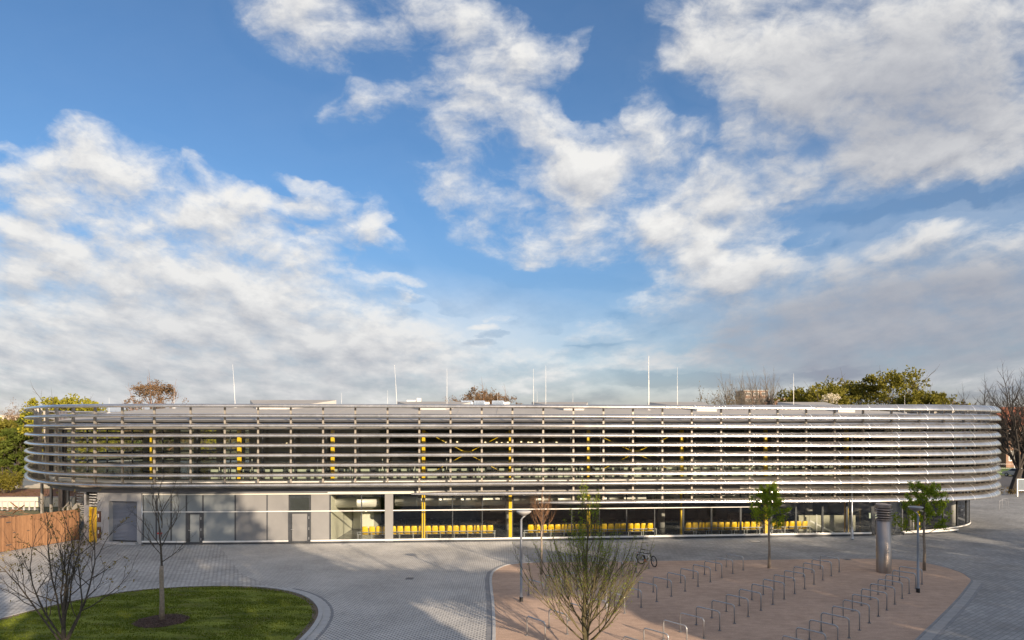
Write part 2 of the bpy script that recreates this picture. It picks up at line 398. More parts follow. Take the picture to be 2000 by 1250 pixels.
def wood_mat():
    m = bpy.data.materials.new('larch_boards'); m.use_nodes = True; t = m.node_tree; g = G(t); b = t.nodes['Principled BSDF']
    tc = g.node('ShaderNodeTexCoord'); co = tc.outputs['Object']
    n1 = g.noise(g.v('MULTIPLY', co, (1, 1, 0.12)), 14, 5, 0.6)
    oi = g.node('ShaderNodeObjectInfo')
    sx = g.sep(co)[0]
    cell = g.m('FLOOR', g.m('DIVIDE', sx, 0.145))
    wn = g.node('ShaderNodeTexWhiteNoise', noise_dimensions='1D'); g.put(wn.inputs['W'], cell)
    f = g.m('ADD', g.m('MULTIPLY', g.mapr(n1, 0.3, 0.7), 0.5), g.m('MULTIPLY', wn.outputs['Value'], 0.55))
    g.put(b.inputs['Base Color'], g.mix(f, rgb(0.13, 0.062, 0.03), rgb(0.30, 0.16, 0.08)))
    b.inputs['Roughness'].default_value = 0.7
    return m
M['wood'] = wood_mat()

def leaf_mat(name, c1, c2, trans=0.35):
    m = bpy.data.materials.new(name); m.use_nodes = True; t = m.node_tree; g = G(t)
    for n in list(t.nodes): t.nodes.remove(n)
    ge = g.node('ShaderNodeNewGeometry')
    tc = g.node('ShaderNodeTexCoord')
    n1 = g.noise(tc.outputs['Object'], 0.35, 3, 0.6)
    f = g.m('ADD', g.m('MULTIPLY', ge.outputs['Random Per Island'], 0.6), g.m('MULTIPLY', g.mapr(n1, 0.35, 0.65), 0.4))
    col = g.mix(f, rgb(*c1), rgb(*c2))
    di = g.node('ShaderNodeBsdfDiffuse'); g.put(di.inputs[0], col)
    tl = g.node('ShaderNodeBsdfTranslucent'); g.put(tl.inputs[0], g.mix(1.0, col, rgb(1.0, 1.0, 0.6), 'MULTIPLY'))
    mx = g.node('ShaderNodeMixShader'); mx.inputs[0].default_value = trans
    t.links.new(di.outputs[0], mx.inputs[1]); t.links.new(tl.outputs[0], mx.inputs[2])
    o = g.node('ShaderNodeOutputMaterial'); t.links.new(mx.outputs[0], o.inputs[0])
    return m
M['leaf_spring'] = leaf_mat('spring_green_leaves', (0.17, 0.25, 0.02), (0.36, 0.43, 0.05))
M['leaf_olive'] = leaf_mat('olive_spring_leaves', (0.115, 0.11, 0.02), (0.24, 0.215, 0.045))
M['leaf_yellow'] = leaf_mat('yellow_green_leaves', (0.20, 0.20, 0.02), (0.38, 0.34, 0.05))
M['leaf_green'] = leaf_mat('mid_green_leaves', (0.06, 0.085, 0.018), (0.14, 0.17, 0.035))
M['leaf_red'] = leaf_mat('reddish_buds', (0.16, 0.105, 0.065), (0.28, 0.19, 0.12))
M['leaf_brown'] = leaf_mat('dry_brown_foliage', (0.10, 0.075, 0.035), (0.20, 0.15, 0.07))
M['leaf_bud'] = leaf_mat('tan_leaf_buds', (0.20, 0.17, 0.06), (0.36, 0.27, 0.12))
M['blossom'] = leaf_mat('white_blossom', (0.55, 0.50, 0.42), (0.75, 0.68, 0.58))

# ---- ground materials
def dots_mat(name, c1, c2, cell=0.17, rot=45, dotc=(0.03, 0.032, 0.038), rad=0.20, joint=0.0):
    m = bpy.data.materials.new(name); m.use_nodes = True; t = m.node_tree; g = G(t); b = t.nodes['Principled BSDF']
    tc = g.node('ShaderNodeTexCoord'); co = tc.outputs['Object']
    mp = g.node('ShaderNodeMapping'); g.put(mp.inputs[0], co); mp.inputs['Rotation'].default_value = (0, 0, radians(rot)); 
    mp.inputs['Scale'].default_value = (1 / cell, 1 / cell, 1 / cell)
    vo = g.node('ShaderNodeTexVoronoi', voronoi_dimensions='2D'); g.put(vo.inputs['Vector'], mp.outputs[0])
    vo.inputs['Scale'].default_value = 1.0; vo.inputs['Randomness'].default_value = 0.0
    dot = g.mapr(vo.outputs['Distance'], rad, rad + 0.09, 1.0, 0.0)
    n1 = g.noise(co, 0.35, 5, 0.6); n2 = g.noise(co, 9, 4, 0.6)
    wn = g.node('ShaderNodeTexWhiteNoise', noise_dimensions='2D'); g.put(wn.inputs['Vector'], g.v('FLOOR', mp.outputs[0]))
    f = g.m('ADD', g.m('ADD', g.m('MULTIPLY', g.mapr(n1, 0.35, 0.65), 0.55), g.m('MULTIPLY', g.mapr(n2, 0.3, 0.7), 0.25)), g.m('MULTIPLY', wn.outputs['Value'], 0.3))
    base = g.mix(f, rgb(*c1), rgb(*c2))
    g.put(b.inputs['Base Color'], g.mix(g.m('MULTIPLY', dot, 0.9), base, rgb(*dotc)))
    b.inputs['Roughness'].default_value = 0.72
    bn = g.node('ShaderNodeBump'); bn.inputs['Strength'].default_value = 0.5; bn.inputs['Distance'].default_value = 0.02
    g.put(bn.inputs['Height'], g.m('SUBTRACT', n2, dot)); t.links.new(bn.outputs[0], b.inputs['Normal'])
    return m
def brick_mat(name, c1, c2, joint, bw=0.4, bh=0.2, rot=0, mortar=0.012, rough=0.7, stain=0.6):
    m = bpy.data.materials.new(name); m.use_nodes = True; t = m.node_tree; g = G(t); b = t.nodes['Principled BSDF']
    tc = g.node('ShaderNodeTexCoord'); co = tc.outputs['Object']
    mp = g.node('ShaderNodeMapping'); g.put(mp.inputs[0], co); mp.inputs['Rotation'].default_value = (0, 0, radians(rot))
    br = g.node('ShaderNodeTexBrick'); g.put(br.inputs['Vector'], mp.outputs[0])
    br.inputs['Scale'].default_value = 1; br.inputs['Mortar Size'].default_value = mortar; br.inputs['Mortar Smooth'].default_value = 0.2
    br.inputs['Brick Width'].default_value = bw; br.inputs['Row Height'].default_value = bh
    br.inputs['Color1'].default_value = rgb(*c1); br.inputs['Color2'].default_value = rgb(*c2); br.inputs['Mortar'].default_value = rgb(*joint)
    n1 = g.noise(co, 0.3, 5, 0.62)
    k = g.mapr(n1, 0.3, 0.7, 1 - stain / 2, 1 + stain / 3)
    g.put(b.inputs['Base Color'], g.v('SCALE', br.outputs['Color'], scale=k))
    b.inputs['Roughness'].default_value = rough
    bn = g.node('ShaderNodeBump'); bn.inputs['Strength'].default_value = 0.3; bn.inputs['Distance'].default_value = 0.01
    g.put(bn.inputs['Height'], br.outputs['Fac']); bn.invert = True; t.links.new(bn.outputs[0], b.inputs['Normal'])
    return m
M['pave_dots'] = dots_mat('perforated_pavers', (0.31, 0.305, 0.295), (0.54, 0.53, 0.505))
M['pave_left'] = brick_mat('grey_block_pavers', (0.35, 0.345, 0.335), (0.46, 0.455, 0.44), (0.17, 0.165, 0.16), 0.24, 0.30, 0, 0.022)
M['pave_right'] = brick_mat('blue_grey_slabs', (0.21, 0.215, 0.22), (0.28, 0.285, 0.285), (0.125, 0.125, 0.125), 0.40, 0.2, -38, 0.012)
M['asphalt'] = mat('asphalt', (0.07, 0.07, 0.075), 0.85, 0, 0.25, 1.5, 0.3)
def gravel_mat():
    m = bpy.data.materials.new('pink_gravel'); m.use_nodes = True; t = m.node_tree; g = G(t); b = t.nodes['Principled BSDF']
    tc = g.node('ShaderNodeTexCoord'); co = tc.outputs['Object']
    n1 = g.noise(co, 0.25, 6, 0.6); n2 = g.noise(co, 28, 3, 0.7); n3 = g.noise(g.v('MULTIPLY', co, (1, 2.0, 1)), 1.6, 4, 0.6)
    f = g.m('ADD', g.m('MULTIPLY', g.mapr(n1, 0.3, 0.7), 0.3), g.m('ADD', g.m('MULTIPLY', g.mapr(n2, 0.3, 0.7), 0.42), g.m('MULTIPLY', g.mapr(n3, 0.3, 0.7), 0.28)))
    g.put(b.inputs['Base Color'], g.mix(f, rgb(0.19, 0.128, 0.095), rgb(0.60, 0.425, 0.315)))
    b.inputs['Roughness'].default_value = 0.95
    bn = g.node('ShaderNodeBump'); bn.inputs['Strength'].default_value = 0.6; bn.inputs['Distance'].default_value = 0.02
    g.put(bn.inputs['Height'], n2); t.links.new(bn.outputs[0], b.inputs['Normal'])
    return m
M['gravel'] = gravel_mat()
M['lawn'] = mat('lawn_grass', (0.09, 0.12, 0.016), 0.95, 0, 0.45, 0.9, 0.5, 25, 0.2, col2=(0.15, 0.175, 0.025), stretch=(0.5, 1.6, 1))
def lawn_worn():
    t = M['lawn'].node_tree; g = G(t); b = t.nodes['Principled BSDF']; old = b.inputs['Base Color'].links[0].from_socket
    tc = g.node('ShaderNodeTexCoord'); n = g.noise(g.v('MULTIPLY', tc.outputs['Object'], (0.6, 1.5, 1)), 0.8, 6, 0.65)
    n2 = g.noise(tc.outputs['Object'], 7, 3, 0.6)
    g.put(b.inputs['Base Color'], g.mix(g.m('MULTIPLY', g.mapr(n, 0.50, 0.68, 0.0, 0.75, smooth=True), g.mapr(n2, 0.3, 0.6)), old, rgb(0.13, 0.115, 0.045)))
lawn_worn()
M['soil'] = mat('bare_soil', (0.13, 0.10, 0.07), 0.95, 0, 0.3, 3, 0.4)
M['blade'] = leaf_mat('grass_blades', (0.08, 0.12, 0.016), (0.18, 0.21, 0.03), 0.3)
M['far_ground'] = mat('meadow', (0.075, 0.095, 0.03), 0.95, 0, 0.4, 0.05, col2=(0.15, 0.13, 0.06))
M['sand'] = mat('pale_sandy_path', (0.62, 0.55, 0.43), 0.9, 0, 0.06, 0.3)

# ------------------------------------------------------------------ ground
def ground_sheet(name, poly, z, m, kind='structure'):
    mb = MB(); n = len(poly); mb.v = [(p[0], p[1], z) for p in poly]; mb.face(tuple(range(n)))
    o = mb.build(name, m); o['kind'] = kind
    return o
mb = MB(); N = 24; R0 = 4000
mb.quad((-R0, -R0, -0.012), (R0, -R0, -0.012), (R0, R0, -0.012), (-R0, R0, -0.012)); o = mb.build('ground', M['far_ground']); o['kind'] = 'structure'
# forecourt: three paving fields side by side
bl = [gp(1000, 1062)[:2], gp(1041, 1099.5)[:2]]
ground_sheet('pavement', [(-46, -6), (1.5, -6), (0.2, 30), bl[1], bl[0], (1, 72), (-46, 72)], -0.004, M['pave_dots'])
ground_sheet('pavement', [(1.5, -6), (75, -6), (75, 86), (1, 86), (1, 72), bl[0], bl[1], (0.2, 30)], -0.004, M['pave_right'])
lp = [gp(330, 1070), gp(420, 1146)]
ground_sheet('pavement', [(-46, -6), (-6, -6), (-8, 20), gp(560, 1160)[:2], gp(470, 1120)[:2], gp(430, 1068)[:2], (-24, 60), (-46, 60)], 0.0, M['pave_left'])

def smooth_poly(pts, n=8, closed=True):
    out = []; m = len(pts)
    for i in range(m if closed else m - 1):
        p0, p1, p2, p3 = [Vector(pts[(i + k) % m if closed else min(max(i + k, 0), m - 1)]) for k in (-1, 0, 1, 2)]
        for j in range(n):
            t = j / n
            out.append(tuple(0.5 * ((2 * p1) + (-p0 + p2) * t + (2 * p0 - 5 * p1 + 4 * p2 - p3) * t * t + (-p0 + 3 * p1 - 3 * p2 + p3) * t ** 3)))
    if not closed: out.append(tuple(pts[-1]))
    return out
def offset(path, d, closed=False):
    out = []; m = len(path)
    for i in range(m):
        a = Vector(path[(i - 1) % m] if closed or i > 0 else path[i]); b = Vector(path[(i + 1) % m] if closed or i < m - 1 else path[i])
        t = (b - a).normalized(); out.append((path[i][0] - t.y * d, path[i][1] + t.x * d))
    return out
def kerb_band(name, path, d0, d1, z0, z1, m, label=None, cat=None):
    A = offset(path, d0); B = offset(path, d1)
    mb = MB(); mb.strip([(p[0], p[1], z1) for p in A], [(p[0], p[1], z1) for p in B])
    mb.strip([(p[0], p[1], z0) for p in A], [(p[0], p[1], z1) for p in A]); mb.strip([(p[0], p[1], z1) for p in B], [(p[0], p[1], z0) for p in B])
    o = mb.build(name, m); o['kind'] = 'structure'; return o

# gravel yard for the cycle stands
ge = [gp(x, y)[:2] for x, y in ((968,1250),(966,1184),(962,1150),(961,1129),(967,1116),(988,1105),(1013,1101),(1041,1099.2))]
ge = [(-0.75, 18), (-0.75, 23)] + ge
gtop = [gp(x, y)[:2] for x, y in ((1041,1099.2),(1270,1096),(1440,1094.5),(1600,1092.3),(1690,1091.6),(1752,1093),(1796,1098),(1840,1107),(1875,1118),(1891,1128),(1896,1134),(1890,1143),(1862,1177),(1787,1250))]
a_, b_ = Vector(gtop[-2]), Vector(gtop[-1]); ext = b_ + (b_ - a_).normalized() * 9
gpoly = smooth_poly(ge, 6, False)[:-1] + smooth_poly(gtop, 6, False) + [tuple(ext)]
ground_sheet('gravel', gpoly, 0.012, M['gravel'])
gl = smooth_poly(ge, 6, False)
kerb_band('kerb', gl, 0.0, 0.14, -0.01, 0.035, M['kerb'])
kerb_band('gutter', gl, 0.143, 0.38, -0.01, 0.004, M['kerb_dark'])
gr = smooth_poly(gtop, 6, False)[len(smooth_poly(gtop, 6, False)) // 2 + 6:] + [tuple(ext)]
kerb_band('kerb', gr, 0.0, 0.10, -0.01, 0.02, M['kerb_dark'])
kerb_band('gutter', gr[18:], 0.5, 0.62, -0.01, 0.004, M['kerb_dark'])
kerb_band('kerb', gr[14:], 0.103, 0.497, -0.01, 0.006, M['kerb_mid'])

# lawn island
lpts = [gp(x, y)[:2] for x, y in ((-120,1240),(0,1211),(88,1188),(176,1168.6),(264,1155),(352,1148.5),(440,1146.2),(516,1150),(564,1157.6),(595,1168.6),(613,1184),(617,1201.6),(606,1223.6),(582,1250),(520,1310))]
lp = smooth_poly(lpts, 6, False)
lawn_poly = lp + [(-9, 17), (-30, 17)]
ground_sheet('lawn', lawn_poly, 0.03, M['lawn'])
mb = MB(); A = offset(lp, 0.10); mb.strip([(p[0], p[1], 0.034) for p in offset(lp, -0.16)], [(p[0], p[1], 0.036) for p in A]); o = mb.build('soil_edge', M['soil']); o['kind'] = 'structure'
kerb_band('kerb', lp[40:], 0.10, 0.30, -0.01, 0.07, M['kerb'])
kerb_band('kerb', lp[:41], 0.10, 0.16, -0.01, 0.05, M['kerb'])
kerb_band('pavement_edge', lp[44:], 0.30, 0.62, -0.01, 0.006, M['kerb'])
kerb_band('pavement_edge', lp[46:], 0.66, 0.78, -0.01, 0.006, M['kerb_dark'])

# grass blades on the island
def inside(x, y, poly):
    c = False; j = len(poly) - 1
    for i in range(len(poly)):
        if (poly[i][1] > y) != (poly[j][1] > y) and x < (poly[j][0] - poly[i][0]) * (y - poly[i][1]) / (poly[j][1] - poly[i][1]) + poly[i][0]: c = not c
        j = i
    return c
rnd = random.Random(5)
T2 = gp(316, 1214)
mb = MB(); cnt = 0
while cnt < 70000:
    x = rnd.uniform(-31, -7); y = rnd.uniform(21, 39)
    if not inside(x, y, lawn_poly): continue
    if ((x - T2[0]) / 1.12) ** 2 + ((y - T2[1]) / 1.12) ** 2 < 1: continue
    cnt += 1
    if mnoise.noise((x * 0.5, y * 1.6, 3)) < -0.12 and rnd.random() < 0.8: continue
    a = rnd.uniform(0, pi); w = 0.018; hgt = rnd.uniform(0.03, 0.07); lx = rnd.uniform(-.03, .03); ly = rnd.uniform(-.03, .03)
    n = len(mb.v); mb.v += [(x - w * cos(a), y - w * sin(a), 0.03), (x + w * cos(a), y + w * sin(a), 0.03), (x + lx, y + ly, 0.03 + hgt)]
    mb.face((n, n + 1, n + 2))
o = mb.build('grass', M['blade']); tag(o, 'short green grass growing on the lawn island', 'grass', kind='stuff')
# mulch ring round the bare tree
mb = MB(); nn = 40
ring = [(T2[0] + (1.10 + 0.08 * sin(5 * k) + 0.05 * cos(9 * k)) * cos(2 * pi * k / nn), T2[1] + (1.05 + 0.08 * cos(3 * k)) * sin(2 * pi * k / nn), 0.042) for k in range(nn)]
mb.v = ring + [(T2[0], T2[1], 0.10)]
for k in range(nn): mb.face((k, (k + 1) % nn, nn))
for k in range(2600):
    a = rnd.uniform(0, 2 * pi); r = 1.12 * sqrt(rnd.random()); x = T2[0] + r * cos(a); y = T2[1] + r * sin(a); b = rnd.uniform(0, pi); L = rnd.uniform(.02, .05)
    z = 0.05 + 0.05 * (1 - r)
    mb.quad((x - L * cos(b), y - L * sin(b), z), (x + .01, y - .012, z + .015), (x + L * cos(b), y + L * sin(b), z + rnd.uniform(0, .03)), (x - .01, y + .012, z + .01))
o = mb.build('mulch', M['mulch']); tag(o, 'dark bark mulch in a ring round the bare tree', 'mulch', kind='stuff')
# manhole cover
mc = gp(1475, 1057.5)
e = empty('manhole_cover', (mc[0], mc[1], 0), 'round steel manhole cover in the grey paving before the glass', 'manhole cover')
MB().lathe((mc[0], mc[1], 0), [(0.0, 0.012), (0.36, 0.012), (0.37, 0.0)], 32).build('lid', M['lamp_grey'], e)
MB().lathe((mc[0], mc[1], 0), [(0.375, 0.0), (0.378, 0.010), (0.44, 0.010), (0.445, 0.0)], 32).build('frame', M['dark_metal'], e)

FRONT = [(-46.83,67.68),(-46.41,66.77),(-45.97,65.88),(-45.51,64.99),(-45.03,64.11),(-44.53,63.25),(-44.02,62.39),(-43.49,61.54),(-42.94,60.7),(-42.38,59.87),(-41.81,59.05),(-41.23,58.24),(-40.64,57.43),(-40.03,56.64),(-39.41,55.85),(-38.78,55.08),(-38.13,54.32),(-37.45,53.58),(-36.75,52.87),(-36.02,52.19),(-35.25,51.55),(-34.45,50.95),(-33.61,50.41),(-32.73,49.94),(-31.81,49.53),(-30.87,49.2),(-29.91,48.93),(-28.93,48.73),(-27.94,48.59),(-26.94,48.49),(-25.95,48.44),(-24.95,48.41),(-23.95,48.41),(-22.95,48.43),(-21.95,48.46),(-20.95,48.51),(-19.95,48.56),(-18.95,48.62),(-17.95,48.68),(-16.96,48.74),(-15.96,48.81),(-14.96,48.87),(-13.96,48.94),(-12.96,49.01),(-11.97,49.08),(-10.97,49.15),(-9.97,49.22),(-8.97,49.3),(-7.98,49.37),(-6.98,49.44),(-5.98,49.51),(-4.99,49.59),(-3.99,49.66),(-2.99,49.74),(-1.99,49.81),(-1.0,49.89),(0.0,49.97),(1.0,50.05),(1.99,50.13),(2.99,50.22),(3.99,50.3),(4.98,50.39),(5.98,50.48),(6.97,50.57),(7.97,50.66),(8.97,50.75),(9.96,50.85),(10.96,50.94),(11.95,51.04),(12.95,51.13),(13.94,51.23),(14.94,51.32),(15.93,51.42),(16.93,51.51),(17.93,51.6),(18.92,51.7),(19.92,51.79),(20.91,51.88),(21.91,51.97),(22.91,52.05),(23.9,52.14),(24.9,52.22),(25.89,52.31),(26.89,52.39),(27.89,52.48),(28.88,52.58),(29.88,52.7),(30.87,52.83),(31.85,52.99),(32.83,53.19),(33.8,53.43),(34.76,53.72),(35.7,54.05),(36.62,54.45),(37.52,54.9),(38.37,55.41),(39.19,55.98),(39.97,56.62),(40.69,57.31),(41.35,58.06),(41.95,58.86),(42.48,59.7),(42.94,60.59),(43.31,61.52),(43.61,62.47),(43.83,63.45),(43.96,64.44),(44.0,65.44),(43.96,66.44)]

# ------------------------------------------------------------------ the building outline (louver ring), front part s = -56..52 in metres
back = [(42.6, 73.0), (39.5, 77.2), (35.0, 80.2), (29, 82.2), (20, 83.2), (5, 84), (-12, 85), (-25, 85.5), (-34, 85), (-41, 82.2), (-45.4, 77.6), (-47.2, 72.4)]
_pts = FRONT + back
_dense = list(FRONT)
_bk = smooth_poly([FRONT[-1]] + back + [FRONT[0]], 12, False)
_dense += _bk[1:-1]
_S = [-56.0 + i for i in range(len(FRONT))]
for i in range(len(FRONT), len(_dense)):
    _S.append(_S[-1] + (Vector(_dense[i]) - Vector(_dense[i - 1])).length)
LTOT = _S[-1] + (Vector(_dense[0]) - Vector(_dense[-1])).length + 56.0
import bisect
def _raw(s):
    s = (s + 56) % LTOT - 56
    i = bisect.bisect_right(_S, s) - 1
    if i >= len(_S) - 1: a, b, sa, sb = _dense[-1], _dense[0], _S[-1], LTOT - 56
    else: a, b, sa, sb = _dense[i], _dense[i + 1], _S[i], _S[i + 1]
    t = (s - sa) / max(1e-9, sb - sa)
    return Vector((a[0] + (b[0] - a[0]) * t, a[1] + (b[1] - a[1]) * t))
def cur(s, inset=0.0):
    p = (_raw(s - 0.5) + _raw(s) * 2 + _raw(s + 0.5)) / 4
    t = (_raw(s + 0.8) - _raw(s - 0.8)).normalized()
    return Vector((p.x - t.y * inset, p.y + t.x * inset)), t
def P3(s, inset, z):
    p, t = cur(s, inset); return (p.x, p.y, z)
def s_px(px, inset=0.0, lo=-43.0, hi=41.0):
    for _ in range(50):
        mid = (lo + hi) / 2; p, _t = cur(mid, inset)
        if 1000 + F * p.x / p.y < px: lo = mid
        else: hi = mid
    return (lo + hi) / 2
def interp(x, xs, ys):
    if x <= xs[0]: return ys[0]
    for i in range(len(xs) - 1):
        if x <= xs[i + 1]: return ys[i] + (ys[i + 1] - ys[i]) * (x - xs[i]) / (xs[i + 1] - xs[i])
    return ys[-1]

BLD = empty('transit_hall', (0, 62, 0), 'long oval two storey hall wrapped in silver louvers with glazed ground floor', 'building')
RING_Z = [10.05 - 0.705 * i for i in range(11)]
POST_PX = [78,88,108,141,184,238,301,372,439,504,568,631,694,757,819,880,941,1001,1061,1120,1179,1237,1295,1353,1411,1467,1522,1578,1634,1690,1746,1801,1849,1890,1921,1941]
post_s = []
for px in POST_PX:
    post_s.append({78: -39.6, 88: -37.2}[px] if px < 100 else s_px(px, 0.35))
post_s = sorted(post_s)
while post_s[0] > -54: post_s.insert(0, post_s[0] - 2.3)
s_ = post_s[-1]
while s_ + 2.3 < LTOT - 56 + post_s[0] - 1.2:
    s_ += 2.3; post_s.append(s_)

# louver blades
def blade_param(s):
    sm = (s + 56) % LTOT - 56
    th = interp(sm, [-40, -20, 0, 10, 18, 26, 32, 50, 70, 100], [8, 12, 18, 23, 31, 42, 51, 54, 30, 10])
    c = interp(sm, [-40, -20, 0, 16, 30, 50, 80], [0.72, 0.60, 0.54, 0.56, 0.64, 0.66, 0.5])
    k = interp(sm, [-40, 0, 16, 30], [0.28, 0.34, 0.29, 0.22])
    return radians(th), c, k
NP = 16
def blade_profile(s, sc=1.0):
    th, c, k = blade_param(s); out = []
    for i in range(NP):
        a = 2 * pi * i / NP
        x = cos(a) * c / 2; y = sin(a) * k / 2 * (0.55 + 0.45 * cos(a) * 0.6 + 0.18)
        y += 0.05 * (1 - (x / (c / 2)) ** 2) * c           # cambered, like a wing
        x *= sc; y = y * (sc + (0.05 if sc > 1 else 0))
        out.append((x * cos(th) + y * sin(th), -x * sin(th) + y * cos(th)))   # (outward, up): nose outward and down
    return out
def blade_section(mb, s, z, sc=1.0, taper=1.0):
    p, t = cur(s, 0.0); n = len(mb.v); nx, ny = t.y, -t.x     # outward
    for (a, b) in blade_profile(s, sc):
        mb.v.append((p.x + nx * a * taper, p.y + ny * a * taper, z + b * taper))
    return n
def blade_run(mb, secs, z, sc=1.0, mi=0, tap=None):
    mb.cur = mi; prev = None; first = None
    for s in secs:
        n = blade_section(mb, s, z, sc, 1.0 if tap is None else tap(s))
        if prev is not None:
            for i in range(NP):
                j = (i + 1) % NP; mb.face((prev + i, n + i, n + j, prev + j))
        else: first = n
        prev = n
joints = post_s + [post_s[0] + LTOT]
for r, z in enumerate(RING_Z):
    mb = MB()
    if r < 9: start, end = -1e9, 1e9
    elif r == 9: start, end = s_px(803), LTOT - 70
    else: start, end = s_px(1052), LTOT - 72
    tap = None
    if r >= 9:
        tap = lambda s, a=start: interp(s, [a, a + 2.2], [0.35, 1.0])
    for i in range(len(joints) - 1):
        a, b = joints[i], joints[i + 1]
        if b <= start or a >= end: continue
        a2, b2 = max(a, start), min(b, end)
        n = 4 if abs(a) < 60 else 2
        gap = 0.012 if a > 6 else 0.0
        blade_run(mb, [a2 + gap + (b2 - a2 - 2 * gap) * k / n for k in range(n + 1)], z, 1.0, 0, tap)
        if a2 == a and 12 < a < 70: blade_run(mb, [a - 0.03, a + 0.03], z, 1.006, 1, tap)
    lo = mb.build('louver', [M['alu'], M['alu_joint']], BLD, smooth=False)
    fl = [len(p.vertices) == 4 and p.material_index == 0 for p in lo.data.polygons]
    lo.data.polygons.foreach_set('use_smooth', fl); lo.data.update()

# posts behind the louvers, with brackets
front_cut = 60
for s in post_s:
    io = interp(s, [4, 16, 60, 80], [0.0, 0.24, 0.24, 0.0])
    p, t = cur(s, 0.36 + io); ang = atan2(t.y, t.x)
    if s > s_px(1030) and s < 70: zb = RING_Z[10] - 0.12
    elif s > s_px(800) and s < 72: zb = RING_Z[9] - 0.12
    else: zb = RING_Z[8] - 0.10
    mb = MB(); mb.box((p.x, p.y, (zb + 10.12) / 2), (0.13, 0.05, 10.12 - zb), ang)
    for q in (-0.055, 0.055):
        pp = (p.x + cos(ang) * q, p.y + sin(ang) * q)
    pi_, _ = cur(s, 0.47 + io); mb.box((pi_.x, pi_.y, (zb + 10.12) / 2), (0.03, 0.17, 10.12 - zb), ang)
    for z in RING_Z:
        if z < zb: continue
        q, _ = cur(s, 0.20 + io / 2); mb.box((q.x, q.y, z), (0.06, 0.27 + io, 0.05), ang)
    for z in (4.35, 8.75):
        q, _ = cur(s, 1.06); mb.box((q.x, q.y, z), (0.07, 0.78, 0.14), ang)
    mb.build('post', M['post'], BLD)

# inner facade line
def gin(s):
    sm = (s + 56) % LTOT - 56
    return interp(sm, [20, 28, 38, 52, 70], [1.2, 1.3, 2.1, 2.1, 1.4])
def ring_pts(inset, z, a=-56.0, b=None, step=1.0, f=None):
    b = LTOT - 56 if b is None else b; n = max(2, int((b - a) / step)); out = []
    for i in range(n + 1):
        s = a + (b - a) * i / n; out.append(P3(s, inset if f is None else f(s) + inset, z))
    return out
def band(mb, i0, z0, i1, z1, a=-56.0, b=None, f=None):
    mb.strip(ring_pts(i0, z0, a, b, 1.0, f), ring_pts(i1, z1, a, b, 1.0, f)); return mb
# first-floor slab with cream edge, dark soffit
mb = MB(); band(mb, 1.05, 4.12, 1.05, 4.66); band(mb, 1.05, 4.66, 1.55, 4.66); band(mb, 1.05, 4.12, 1.12, 4.12)
mb.build('spandrel', M['cream'], BLD)
mb = MB(); band(mb, 1.01, 4.50, 1.01, 4.60); band(mb, 1.01, 4.60, 1.05, 4.60); band(mb, 1.01, 4.50, 1.05, 4.50); mb.build('edge_rail', M['white_metal'], BLD)
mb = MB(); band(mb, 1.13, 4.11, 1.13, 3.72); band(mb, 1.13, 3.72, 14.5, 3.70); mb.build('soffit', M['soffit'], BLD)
mb = MB(); band(mb, 1.05, 3.68, 1.05, 3.775, s_px(640, 1.05), 40); band(mb, 1.05, 3.775, 1.13, 3.775, s_px(640, 1.05), 40); mb.build('drip_rail', M['cream'], BLD)
# cantilever floor plate between the post line and the wall
mb = MB(); band(mb, 0.62, 4.10, 1.04, 4.10); band(mb, 0.62, 4.10, 0.62, 4.02); band(mb, 0.62, 4.02, 1.04, 4.02); mb.build('walkway_grille', M['dark_metal'], BLD)
# lower infill on the right, behind louvers 10 and 11: cream boards
sa, sb = s_px(1445, 1.02), 40
mb = MB(); band(mb, 0.98, 3.80, 0.98, 4.08, sa, sb); mb.build('spandrel', M['cream'], BLD)
# upper storey floor
mb = MB(); mb.strip(ring_pts(1.4, 4.55), ring_pts(19.5, 4.55)); mb.build('upper_floor', M['floor_in'], BLD)
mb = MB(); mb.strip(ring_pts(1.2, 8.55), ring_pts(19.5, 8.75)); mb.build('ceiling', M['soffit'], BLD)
# head band, gutter, roof edge
mb = MB(); band(mb, 1.0, 8.38, 1.0, 8.455); band(mb, 1.0, 8.38, 1.45, 8.38); band(mb, 1.0, 8.455, 1.3, 8.50); mb.build('window_head', M['cream'], BLD)
mb = MB(); band(mb, 1.3, 8.50, 1.3, 8.90); mb.build('gutter', M['dark_metal'], BLD)
mb = MB(); band(mb, 0.85, 8.90, 0.85, 9.04); band(mb, 0.85, 8.90, 1.3, 8.90); band(mb, 0.85, 9.04, 1.6, 9.06); mb.build('roof_edge', M['roofwhite'], BLD)
# shallow domed roof
def spine(s):
    p, _ = cur(s, 0); return (min(24.0, max(-28.0, p.x)), 68.0 if p.x < 0 else 67.5)
mb = MB(); rows = []
for (t, z) in ((0, 9.05), (0.15, 9.48), (0.35, 9.95), (0.6, 10.3), (0.85, 10.45), (0.999, 10.5)):
    row = []
    for i in range(141):
        s = -56 + LTOT * i / 140; p = P3(s, 1.55, 0); q = spine(s)
        row.append((p[0] + (q[0] - p[0]) * t, p[1] + (q[1] - p[1]) * t, z))
    rows.append(row)
for a, b in zip(rows, rows[1:]): mb.strip(a, b)
rf = mb.build('roof', M['roof'], BLD, smooth=True)
def roof_z(x, y):
    best = None
    for i in range(0, 141, 2):
        s = -56 + LTOT * i / 140; p = P3(s, 1.55, 0); q = spine(s)
        dx, dy = q[0] - p[0], q[1] - p[1]; L = dx * dx + dy * dy
        t = ((x - p[0]) * dx + (y - p[1]) * dy) / L; cx = p[0] + dx * t - x; cy = p[1] + dy * t - y
        dd = cx * cx + cy * cy
        if 0 <= t <= 1 and (best is None or dd < best[0]): best = (dd, t)
    return interp(best[1] if best else 1, [0, .15, .35, .6, .85, 1], [9.05, 9.48, 9.95, 10.3, 10.45, 10.5])
